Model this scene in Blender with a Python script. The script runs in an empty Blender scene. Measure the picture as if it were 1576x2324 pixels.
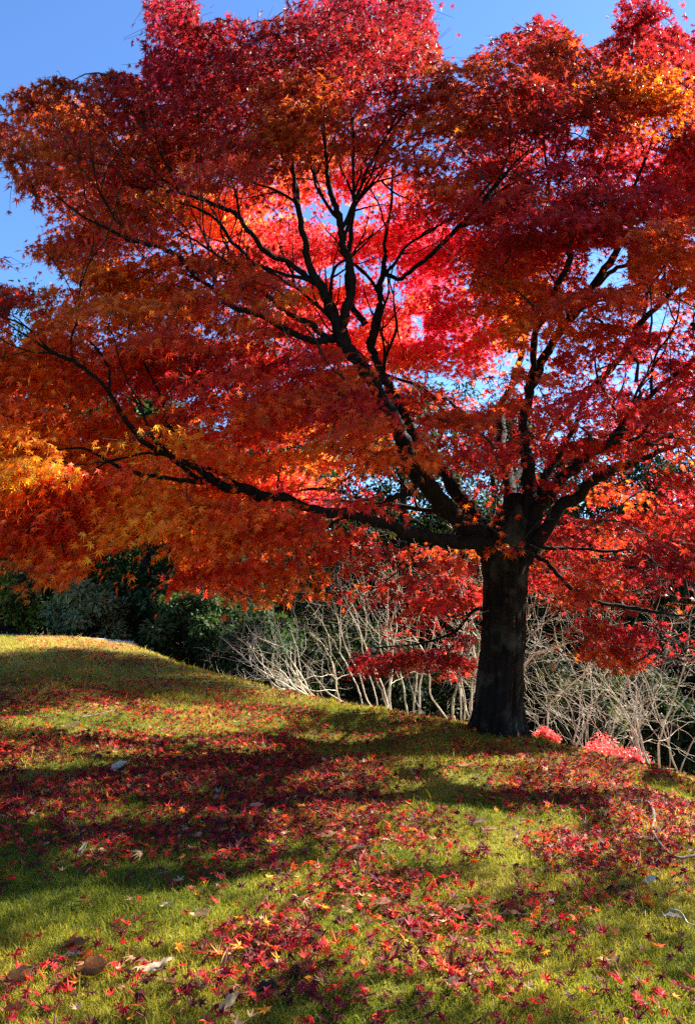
import bpy, math, random
import numpy as np
from math import radians as R
rng = np.random.default_rng(11)
random.seed(11)
C = bpy.context.scene.collection
SC = bpy.context.scene

# ------------------------------------------------------------------ camera, sky, sun, exposure
CAM_Z, PITCH, LENS = 1.40, R(6.0), 17.33
cam_d = bpy.data.cameras.new('camera'); cam = bpy.data.objects.new('camera', cam_d); C.objects.link(cam)
cam.location = (0, 0, CAM_Z); cam.rotation_euler = (R(90) + PITCH, 0, 0)
cam_d.sensor_fit = 'VERTICAL'; cam_d.sensor_height = 24; cam_d.lens = LENS
cam_d.clip_start = 0.05; cam_d.clip_end = 1000
SC.camera = cam

SUN_AZ, SUN_EL = R(58), R(35)            # azimuth: clockwise from straight ahead (+y) towards +x
SUN_DIR = np.array([math.sin(SUN_AZ) * math.cos(SUN_EL), math.cos(SUN_AZ) * math.cos(SUN_EL), math.sin(SUN_EL)])
w = bpy.data.worlds.new('World'); SC.world = w; w.use_nodes = True
nt = w.node_tree; nt.nodes.clear()
sky = nt.nodes.new('ShaderNodeTexSky'); sky.sky_type = 'NISHITA'; sky.sun_disc = False
sky.sun_elevation = SUN_EL; sky.sun_rotation = SUN_AZ
sky.air_density = 0.9; sky.dust_density = 0.2; sky.ozone_density = 9.0; sky.altitude = 300
bg = nt.nodes.new('ShaderNodeBackground'); bg.inputs['Strength'].default_value = 0.061
out = nt.nodes.new('ShaderNodeOutputWorld')
nt.links.new(sky.outputs[0], bg.inputs[0]); nt.links.new(bg.outputs[0], out.inputs[0])
sl = bpy.data.lights.new('sun', 'SUN'); sl.energy = 5.0; sl.angle = R(0.55); sl.color = (1.0, 0.955, 0.83)
so = bpy.data.objects.new('sun', sl); C.objects.link(so); so.location = (30, 20, 30)
import mathutils
so.rotation_euler = mathutils.Vector(SUN_DIR).to_track_quat('Z', 'Y').to_euler()
SC.view_settings.view_transform = 'Standard'; SC.view_settings.look = 'None'
SC.view_settings.gamma = 1; SC.view_settings.use_curve_mapping = False
SC.view_settings.exposure = 2.45
cy = SC.cycles if hasattr(SC, 'cycles') else None
SC.render.engine = 'CYCLES'
SC.cycles.max_bounces = 10; SC.cycles.diffuse_bounces = 8; SC.cycles.glossy_bounces = 2
SC.cycles.transmission_bounces = 6; SC.cycles.transparent_max_bounces = 4
SC.cycles.use_denoising = False

# ------------------------------------------------------------------ photo pixel (1576 wide view) <-> world
FD, CU, CV = 1678.0, 788.0, 1162.0
cp, sp_ = math.cos(PITCH), math.sin(PITCH)
def P(u, v, y):
    du = (u - CU) / FD; dv = (CV - v) / FD
    yy = cp - sp_ * dv; zz = sp_ + cp * dv
    s = y / yy
    return np.array([du * s, y, CAM_Z + zz * s])
def proj(p):
    p = np.asarray(p, float); x = p[..., 0]; y = p[..., 1]; z = p[..., 2] - CAM_Z
    d = np.maximum(cp * y + sp_ * z, 1e-3); h = -sp_ * y + cp * z
    return CU + FD * x / d, CV - FD * h / d, d

# ------------------------------------------------------------------ mesh helpers
def mesh_from(name, V, F, mat=None, col=None, smooth=False):
    """V (n,3); F: list/array of faces (all same length) or list of arrays of different lengths"""
    V = np.asarray(V, np.float32)
    groups = F if isinstance(F, list) and len(F) and isinstance(F[0], np.ndarray) and F[0].ndim == 2 else [np.asarray(F, np.int32)]
    groups = [g for g in groups if len(g)]
    me = bpy.data.meshes.new(name)
    me.vertices.add(len(V)); me.vertices.foreach_set('co', V.ravel())
    nl = sum(g.size for g in groups); nf = sum(len(g) for g in groups)
    me.loops.add(nl); me.polygons.add(nf)
    me.loops.foreach_set('vertex_index', np.concatenate([g.ravel() for g in groups]).astype(np.int32))
    tot = np.concatenate([np.full(len(g), g.shape[1], np.int32) for g in groups])
    start = np.concatenate([[0], np.cumsum(tot)[:-1]]).astype(np.int32)
    me.polygons.foreach_set('loop_start', start)
    me.polygons.foreach_set('loop_total', tot)
    me.polygons.foreach_set('use_smooth', np.full(nf, smooth))
    if col is not None:
        a = me.color_attributes.new('tint', 'FLOAT_COLOR', 'POINT')
        cc = np.ones((len(V), 4), np.float32); cc[:, :3] = col
        a.data.foreach_set('color', cc.ravel())
    me.update(calc_edges=True)
    if mat: me.materials.append(mat)
    return me
def obj(name, me, parent=None, loc=None):
    o = bpy.data.objects.new(name, me); C.objects.link(o)
    if parent is not None: o.parent = parent
    if loc is not None: o.location = loc
    return o
def thing(name, label, cat, loc=(0, 0, 0), group=None):
    o = bpy.data.objects.new(name, None); C.objects.link(o); o.location = loc
    o.empty_display_size = 0.2
    return tag(o, label, cat, group)
def tag(o, label=None, cat=None, group=None, kind=None):
    if label: o['label'] = label
    if cat: o['category'] = cat
    if group: o['group'] = group
    if kind: o['kind'] = kind
    return o

def smooth_path(pts, n_per=6):
    """Catmull-Rom through rows (x,y,z,r)"""
    p = np.asarray(pts, float)
    if len(p) < 3: 
        t = np.linspace(0, 1, n_per + 1)[:, None]; return p[0] * (1 - t) + p[-1] * t
    q = np.vstack([2 * p[0] - p[1], p, 2 * p[-1] - p[-2]]); o = []
    for i in range(1, len(q) - 2):
        t = np.linspace(0, 1, n_per, endpoint=False)[:, None]
        a, b, c, d = q[i - 1], q[i], q[i + 1], q[i + 2]
        o.append(0.5 * (2 * b + (c - a) * t + (2 * a - 5 * b + 4 * c - d) * t ** 2 + (3 * b - a - 3 * c + d) * t ** 3))
    o.append(p[-1:]); return np.vstack(o)
def tube(path, rad, sides=6, bump=0.0):
    """returns V, F(quads), tip closed by shrinking"""
    path = np.asarray(path, float); n = len(path); rad = np.asarray(rad, float)
    T = np.gradient(path, axis=0); T /= np.maximum(np.linalg.norm(T, axis=1, keepdims=True), 1e-9)
    ref = np.array([0.3, 0.9, 0.2]) if abs(T[0][2]) > 0.7 else np.array([0.05, 0.1, 1.0])
    A = np.cross(T, ref); A /= np.maximum(np.linalg.norm(A, axis=1, keepdims=True), 1e-9)
    B = np.cross(T, A)
    th = np.linspace(0, 2 * math.pi, sides, endpoint=False)
    rr = rad[:, None] * np.ones((1, sides))
    if bump: rr = rr * (1 + bump * rng.normal(size=rr.shape))
    V = path[:, None, :] + rr[..., None] * (np.cos(th)[None, :, None] * A[:, None, :] + np.sin(th)[None, :, None] * B[:, None, :])
    V = V.reshape(-1, 3)
    i = np.arange(n - 1)[:, None]; j = np.arange(sides)[None, :]; k = (j + 1) % sides
    F = np.stack([i * sides + j, i * sides + k, (i + 1) * sides + k, (i + 1) * sides + j], -1).reshape(-1, 4)
    return V, F
class Acc:
    def __init__(s): s.V = []; s.F = []; s.n = 0; s.c = []
    def add(s, V, F, c=None):
        s.V.append(V); s.F.append(np.asarray(F) + s.n); s.n += len(V)
        if c is not None: s.c.append(np.broadcast_to(np.asarray(c, np.float32), (len(V), 3)))
    def mesh(s, name, mat, smooth=True, off=(0, 0, 0)):
        if not s.V: return None
        by = {}
        for f in s.F: by.setdefault(f.shape[1], []).append(f)
        return mesh_from(name, np.vstack(s.V) - np.asarray(off), [np.vstack(v) for v in by.values()], mat,
                         np.vstack(s.c) if s.c else None, smooth)

def vnoise(x, y, seed=0, f=1.0):
    """cheap smooth value noise in 2-D, about -1..1"""
    x = np.asarray(x) * f; y = np.asarray(y) * f
    xi = np.floor(x).astype(int); yi = np.floor(y).astype(int); fx = x - xi; fy = y - yi
    fx = fx * fx * (3 - 2 * fx); fy = fy * fy * (3 - 2 * fy)
    def h(a, b):
        n = (a * 374761393 + b * 668265263 + seed * 974634721) & 0x7fffffff
        n = (n ^ (n >> 13)) * 1274126177 & 0x7fffffff
        return ((n ^ (n >> 16)) & 0xffff) / 32767.5 - 1
    return (h(xi, yi) * (1 - fx) + h(xi + 1, yi) * fx) * (1 - fy) + (h(xi, yi + 1) * (1 - fx) + h(xi + 1, yi + 1) * fx) * fy

# ------------------------------------------------------------------ materials
def new_mat(name):
    m = bpy.data.materials.new(name); m.use_nodes = True; m.node_tree.nodes.clear(); return m, m.node_tree
def leaf_mat(name, trans=0.5, tcol=(1.6, 1.2, 1.3), rough=0.5, spec=0.35, color=None, vein=0.25):
    m, t = new_mat(name); N = t.nodes; L = t.links
    o = N.new('ShaderNodeOutputMaterial'); mix = N.new('ShaderNodeMixShader'); mix.inputs[0].default_value = trans
    p = N.new('ShaderNodeBsdfPrincipled'); p.inputs['Roughness'].default_value = rough
    p.inputs['Specular IOR Level'].default_value = spec
    tr = N.new('ShaderNodeBsdfTranslucent')
    if color is None:
        a = N.new('ShaderNodeAttribute'); a.attribute_name = 'tint'; src = a.outputs['Color']
    else:
        a = N.new('ShaderNodeRGB'); a.outputs[0].default_value = (*color, 1); src = a.outputs[0]
    nz = N.new('ShaderNodeTexNoise'); nz.inputs['Scale'].default_value = 60; tc = N.new('ShaderNodeTexCoord')
    L.new(tc.outputs['Object'], nz.inputs['Vector'])
    rmp = N.new('ShaderNodeMapRange'); rmp.inputs[1].default_value = 0.3; rmp.inputs[2].default_value = 0.7
    rmp.inputs[3].default_value = 1 - vein; rmp.inputs[4].default_value = 1 + vein
    L.new(nz.outputs[0], rmp.inputs[0])
    mu = N.new('ShaderNodeVectorMath'); mu.operation = 'SCALE'; L.new(src, mu.inputs[0]); L.new(rmp.outputs[0], mu.inputs['Scale'])
    m2 = N.new('ShaderNodeVectorMath'); m2.operation = 'MULTIPLY'; m2.inputs[1].default_value = tcol
    L.new(mu.outputs[0], m2.inputs[0])
    L.new(mu.outputs[0], p.inputs['Base Color']); L.new(m2.outputs[0], tr.inputs['Color'])
    L.new(p.outputs[0], mix.inputs[1]); L.new(tr.outputs[0], mix.inputs[2]); L.new(mix.outputs[0], o.inputs[0])
    return m
def bark_mat(name, c1, c2, scale=14, stretch=0.18, bump=0.6, moss=None):
    m, t = new_mat(name); N = t.nodes; L = t.links
    o = N.new('ShaderNodeOutputMaterial'); p = N.new('ShaderNodeBsdfPrincipled'); p.inputs['Roughness'].default_value = 0.9
    p.inputs['Specular IOR Level'].default_value = 0.15
    tc = N.new('ShaderNodeTexCoord'); mp = N.new('ShaderNodeMapping'); mp.inputs['Scale'].default_value = (1, 1, stretch)
    L.new(tc.outputs['Object'], mp.inputs[0])
    n1 = N.new('ShaderNodeTexNoise'); n1.inputs['Scale'].default_value = scale; n1.inputs['Detail'].default_value = 8; n1.inputs['Roughness'].default_value = 0.65
    L.new(mp.outputs[0], n1.inputs['Vector'])
    cr = N.new('ShaderNodeValToRGB'); cr.color_ramp.elements[0].position = 0.35; cr.color_ramp.elements[1].position = 0.68
    cr.color_ramp.elements[0].color = (*c1, 1); cr.color_ramp.elements[1].color = (*c2, 1)
    L.new(n1.outputs[0], cr.inputs[0]); colo = cr.outputs[0]
    if moss:
        n2 = N.new('ShaderNodeTexNoise'); n2.inputs['Scale'].default_value = 3.5; n2.inputs['Detail'].default_value = 6
        L.new(tc.outputs['Object'], n2.inputs['Vector'])
        r2 = N.new('ShaderNodeMapRange'); r2.inputs[1].default_value = 0.52; r2.inputs[2].default_value = 0.66; L.new(n2.outputs[0], r2.inputs[0])
        mx = N.new('ShaderNodeMix'); mx.data_type = 'RGBA'; L.new(r2.outputs[0], mx.inputs[0]); L.new(colo, mx.inputs[6]); mx.inputs[7].default_value = (*moss, 1)
        colo = mx.outputs[2]
    L.new(colo, p.inputs['Base Color'])
    b = N.new('ShaderNodeBump'); b.inputs['Strength'].default_value = min(bump, 1); b.inputs['Distance'].default_value = 0.02 + .03 * (bump > .95)
    L.new(n1.outputs[0], b.inputs['Height']); L.new(b.outputs[0], p.inputs['Normal']); L.new(p.outputs[0], o.inputs[0])
    return m
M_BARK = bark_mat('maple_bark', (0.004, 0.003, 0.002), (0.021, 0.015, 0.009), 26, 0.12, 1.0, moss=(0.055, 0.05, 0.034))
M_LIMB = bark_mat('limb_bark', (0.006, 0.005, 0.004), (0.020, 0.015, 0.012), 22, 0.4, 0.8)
M_TWIG = bark_mat('twig_bark', (0.02, 0.014, 0.012), (0.04, 0.03, 0.026), 30, 1, 0.0)
M_PALE = bark_mat('pale_bark', (0.34, 0.27, 0.18), (0.76, 0.68, 0.54), 16, 0.4, 0.3)
M_DARKW = bark_mat('dark_wood', (0.015, 0.012, 0.009), (0.05, 0.04, 0.03), 10, 0.3, 0.5)
M_LEAF = leaf_mat('maple_leaf', 0.5, (1.5, 1.7, 1.5), 0.5, 0.25)
M_FALL = leaf_mat('fallen_leaf', 0.3, (1.5, 1.1, 1.1), 0.6, 0.15)
M_EVER = leaf_mat('evergreen_leaf', 0.25, (1.2, 1.4, 0.5), 0.7, 0.08)
M_AZAL = leaf_mat('red_shrub_leaf', 0.35, (1.4, 1.1, 1.1), 0.5, 0.3)
M_GRASS = leaf_mat('grass_blade', 0.4, (1.3, 1.25, 0.8), 0.6, 0.2, vein=0.15)
M_DRY = leaf_mat('dry_leaf', 0.15, (1.2, 1.0, 0.8), 0.6, 0.25, vein=0.2)

def ground_mat():
    m, t = new_mat('turf_soil'); N = t.nodes; L = t.links
    o = N.new('ShaderNodeOutputMaterial'); p = N.new('ShaderNodeBsdfPrincipled'); p.inputs['Roughness'].default_value = 0.95
    p.inputs['Specular IOR Level'].default_value = 0.1
    a = N.new('ShaderNodeAttribute'); a.attribute_name = 'tint'
    tc = N.new('ShaderNodeTexCoord'); n1 = N.new('ShaderNodeTexNoise'); n1.inputs['Scale'].default_value = 25; n1.inputs['Detail'].default_value = 8
    n1.inputs['Roughness'].default_value = 0.7
    L.new(tc.outputs['Object'], n1.inputs['Vector'])
    r = N.new('ShaderNodeMapRange'); r.inputs[1].default_value = 0.3; r.inputs[2].default_value = 0.7; r.inputs[3].default_value = 0.5; r.inputs[4].default_value = 1.5
    L.new(n1.outputs[0], r.inputs[0])
    mu = N.new('ShaderNodeVectorMath'); mu.operation = 'SCALE'; L.new(a.outputs['Color'], mu.inputs[0]); L.new(r.outputs[0], mu.inputs['Scale'])
    L.new(mu.outputs[0], p.inputs['Base Color'])
    b = N.new('ShaderNodeBump'); b.inputs['Distance'].default_value = 0.02; b.inputs['Strength'].default_value = 0.8
    L.new(n1.outputs[0], b.inputs['Height']); L.new(b.outputs[0], p.inputs['Normal']); L.new(p.outputs[0], o.inputs[0])
    return m
def stone_mat():
    m, t = new_mat('kerb_stone'); N = t.nodes; L = t.links
    o = N.new('ShaderNodeOutputMaterial'); p = N.new('ShaderNodeBsdfPrincipled'); p.inputs['Roughness'].default_value = 0.85
    n1 = N.new('ShaderNodeTexNoise'); n1.inputs['Scale'].default_value = 9; n1.inputs['Detail'].default_value = 7
    cr = N.new('ShaderNodeValToRGB'); cr.color_ramp.elements[0].color = (0.2, 0.2, 0.21, 1); cr.color_ramp.elements[1].color = (0.42, 0.42, 0.43, 1)
    L.new(n1.outputs[0], cr.inputs[0]); L.new(cr.outputs[0], p.inputs['Base Color']); L.new(p.outputs[0], o.inputs[0])
    return m

# ------------------------------------------------------------------ terrain
crest_px = [(-500, 1440, 16), (0, 1446, 15), (230, 1456, 14.5), (330, 1486, 13), (480, 1541, 11.3), (700, 1592, 9.8), (900, 1626, 8.6),
            (1060, 1645, 7.9), (1200, 1676, 7.6), (1350, 1712, 7.4), (1450, 1749, 7.2), (1576, 1778, 7.0), (1900, 1850, 6.8)]
CR = np.array([P(*c) for c in crest_px])
CX, CYs, CZ = CR[:, 0], CR[:, 1], CR[:, 2]
def _sm(xs, ys):
    # pre-smoothed lookup so the crest has no kinks
    gx = np.linspace(-14, 12, 521); gy = np.interp(gx, xs, ys)
    k = np.hanning(41); k /= k.sum(); gy = np.convolve(np.pad(gy, 20, 'edge'), k, 'valid'); return gx, gy
_gx, _gyc = _sm(CX, CYs); _, _gzc = _sm(CX, CZ)
def ground(x, y, detail=True):
    x = np.asarray(x, float); y = np.asarray(y, float)
    yc = np.interp(x, _gx, _gyc); zc = np.interp(x, _gx, _gzc)
    xo = np.clip(x, -14, 12)
    z0 = 0.03 - 0.035 * xo
    t = (y - 2.4) / (yc - 2.4)
    ts = np.where(t < 1, t + 0.22 * np.clip(t, 0, 1) * (1 - np.clip(t, 0, 1)), t)
    zf = z0 + (zc - z0) * np.clip(ts, -3, 1)
    d = np.maximum(y - yc, 0)
    k = np.interp(x, [-6, -3, 0], [0.055, 0.12, 0.22]); smax = 0.42
    dl = smax / (2 * k)
    drop = np.where(d < dl, k * d * d, k * dl * dl + smax * (d - dl))
    fl = np.interp(x, [-6, 0, 3], [1.4, 2.6, 3.4])
    drop = fl * (1 - np.exp(-drop / fl))
    z = np.where(t < 1, zf, zc - drop)
    z = z + 9.0 * np.clip((np.hypot(x, y) - 34) / 40, 0, 1) ** 1.3 * (y > 0)
    if detail: z = z + 0.018 * vnoise(x, y, 3, 1.3) + 0.008 * vnoise(x, y, 4, 4.0)
    return z
def gpoint(u, v):
    """where the view ray through a photo pixel first meets the lawn"""
    for y in np.arange(1.8, 20, 0.02):
        p = P(u, v, y)
        if p[2] <= ground(p[0], p[1]): return np.array([p[0], p[1], float(ground(p[0], p[1]))])
    return None
def axis(lo, hi, a, b, step, grow=1.35):
    c = list(np.arange(a, b + 1e-6, step)); s = step
    while c[-1] < hi: s *= grow; c.append(min(c[-1] + s, hi))
    s = step
    while c[0] > lo: s *= grow; c.insert(0, max(c[0] - s, lo))
    return np.array(c)
xs = axis(-220, 220, -10, 8, 0.09); ys = axis(-60, 260, 1.5, 17, 0.08)
GX, GY = np.meshgrid(xs, ys); GZ = ground(GX, GY)
V = np.stack([GX, GY, GZ], -1).reshape(-1, 3); nx = len(xs); ny = len(ys)
i = np.arange(ny - 1)[:, None]; j = np.arange(nx - 1)[None, :]
F = np.stack([i * nx + j, i * nx + j + 1, (i + 1) * nx + j + 1, (i + 1) * nx + j], -1).reshape(-1, 4)
ycv = np.interp(V[:, 0], _gx, _gyc)
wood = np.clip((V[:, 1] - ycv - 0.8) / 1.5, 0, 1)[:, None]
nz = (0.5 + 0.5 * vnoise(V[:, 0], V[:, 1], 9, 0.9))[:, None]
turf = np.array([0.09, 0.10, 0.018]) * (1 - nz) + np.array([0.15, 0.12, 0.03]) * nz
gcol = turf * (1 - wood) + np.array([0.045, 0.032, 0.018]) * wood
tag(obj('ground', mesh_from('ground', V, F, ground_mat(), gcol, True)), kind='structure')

# stone kerb on top of the far rise
kp = [P(u, v, y) for u, v, y in [(-420, 1432, 17.2), (0, 1447, 16.2), (160, 1452, 15.9), (303, 1463, 15.6)]]
kp = smooth_path(kp, 8)
ac = Acc(); prof = np.array([(-0.09, -0.35), (-0.09, 0.045), (-0.07, 0.065), (0.07, 0.065), (0.09, 0.045), (0.09, -0.35)])
kv = np.array([[ (p[0], p[1] + a, p[2] + b) for a, b in prof] for p in kp]).reshape(-1, 3); m6 = len(prof)
ii = np.arange(len(kp) - 1)[:, None]; jj = np.arange(m6 - 1)[None, :]
kf = np.stack([ii * m6 + jj, ii * m6 + jj + 1, (ii + 1) * m6 + jj + 1, (ii + 1) * m6 + jj], -1).reshape(-1, 4)
caps = np.array([[0, 1, 2, 3, 4, 5], list(range(len(kv) - 1, len(kv) - 7, -1))])
tag(obj('kerb', mesh_from('kerb', kv, [kf, caps], stone_mat())), kind='structure')

# ------------------------------------------------------------------ leaf templates (palmate, seven lobes)
def palmate(lobes=7, curl=0.25, fold=0.0, jit=0.06, seed=0):
    r_ = np.random.default_rng(seed)
    if lobes == 7: ang = np.radians([-128, -80, -39, 0, 39, 80, 128]); ln = np.array([.42, .76, .95, 1.05, .95, .76, .42])
    else: ang = np.radians([-105, -50, 0, 50, 105]); ln = np.array([.6, .92, 1.05, .92, .6])
    ang = ang + r_.normal(0, jit, len(ang)); ln = ln * (1 + r_.normal(0, jit, len(ang)))
    nt_ = np.concatenate([[ang[0] - 0.45], (ang[1:] + ang[:-1]) / 2, [ang[-1] + 0.45]])
    nr = np.concatenate([[.16], .30 * np.ones(len(ang) - 1), [.16]])
    tip = np.stack([np.cos(ang) * ln, np.sin(ang) * ln], -1); no = np.stack([np.cos(nt_) * nr, np.sin(nt_) * nr], -1)
    pts = np.vstack([[[0, 0]], tip, no]); pts[:, 0] += 0.1
    z = -curl * (pts ** 2).sum(1) + fold * np.abs(pts[:, 1])
    z[1:1 + len(ang)] += r_.normal(0, 0.08, len(ang))
    n = len(ang); f = []
    for k in range(n):
        f.append((0, 1 + n + k, 1 + k)); f.append((0, 1 + k, 1 + n + k + 1))
    return np.column_stack([pts, z]), np.array(f)
def place_leaves(T, pos, xdir, nrm, size):
    """T: list of (V,F) templates with equal counts. returns V,F"""
    n = len(pos); xdir = xdir / np.linalg.norm(xdir, axis=1, keepdims=True)
    nrm = nrm - (nrm * xdir).sum(1, keepdims=True) * xdir
    nrm = nrm / np.maximum(np.linalg.norm(nrm, axis=1, keepdims=True), 1e-6); yd = np.cross(nrm, xdir)
    TV = np.stack([t[0] for t in T]); which = rng.integers(0, len(T), n); tv = TV[which] * size[:, None, None]
    V = pos[:, None, :] + tv[..., 0:1] * xdir[:, None, :] + tv[..., 1:2] * yd[:, None, :] + tv[..., 2:3] * nrm[:, None, :]
    m = TV.shape[1]; F = (T[0][1][None] + (np.arange(n) * m)[:, None, None]).reshape(-1, T[0][1].shape[1])
    return V.reshape(-1, 3), F, m
T7 = [palmate(7, c, f, 0.06, s) for s, (c, f) in enumerate([(.15, .1), (.3, 0), (.35, -.15), (.1, .25), (.45, .1), (.25, .3)])]
T5 = [palmate(5, c, f, 0.06, s) for s, (c, f) in enumerate([(.15, .1), (.3, 0), (.35, -.15), (.1, .25)])]

def inside(poly, u, v):
    poly = np.asarray(poly, float); c = np.zeros(np.shape(u), bool); n = len(poly)
    for a in range(n):
        x1, y1 = poly[a]; x2, y2 = poly[(a + 1) % n]
        if y1 == y2: continue
        k = ((y1 > v) != (y2 > v)) & (u < (x2 - x1) * (v - y1) / (y2 - y1) + x1); c ^= k
    return c

# ------------------------------------------------------------------ the big maple: skeleton
TB = gpoint(1128, 1655)                                             # trunk base
TY = 7.85
base = np.array([P(1128, 1655, TY)[0], TY, ground(P(1128, 1655, TY)[0], TY)])
maple = thing('maple_tree', 'great spreading maple with dark trunk and red and orange crown over the lawn', 'tree', base)
PXM = lambda px, y: px / FD * y                                     # photo px width -> metres at depth y
def path(pts):
    """pts rows (u, v, depth, width px)"""
    return np.array([np.append(P(u, v, y), PXM(wd if wd > 80 else wd * .9, y) / 2) for u, v, y, wd in pts])
trunk_px = [(1122, 1690, 7.85, 158), (1124, 1660, 7.85, 120), (1128, 1610, 7.83, 103), (1134, 1520, 7.78, 95), (1139, 1440, 7.72, 90), (1142, 1360, 7.66, 89),
            (1145, 1290, 7.6, 100), (1147, 1240, 7.56, 106), (1152, 1200, 7.52, 90), (1160, 1160, 7.5, 60), (1170, 1120, 7.55, 34)]
OUT = [(-160, 640), (-160, 230), (-60, 225), (0, 215), (40, 205), (90, 182), (140, 168), (190, 195), (215, 165), (270, 160), (325, 175), (335, 60), (312, -60), (450, -60), (455, 60), (520, 35), (580, 50), (640, 35), (680, -60), (985, -60), (985, 60), (1003, 135), (1045, 155), (1085, 105), (1150, 70), (1230, 28), (1290, 65), (1330, 112), (1385, 80), (1392, 10), (1440, -40), (1510, 5), (1545, 70), (1600, 110), (1900, 150), (1900, 1330), (1576, 1528), (1500, 1525), (1400, 1532), (1312, 1500), (1330, 1430), (1270, 1395), (1205, 1360), (1085, 1385), (1078, 1550), (930, 1548), (800, 1525), (775, 1495), (900, 1440), (850, 1390), (760, 1370), (640, 1388), (520, 1382), (430, 1345), (376, 1345), (405, 1285), (380, 1215), (320, 1232), (205, 1265), (190, 1300), (125, 1352), (85, 1312), (30, 1262), (-160, 1260), (-160, 650), (0, 640), (70, 652), (200, 655), (130, 610), (60, 570), (108, 500), (45, 430), (18, 385), (-2, 350), (-160, 330)]
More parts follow.
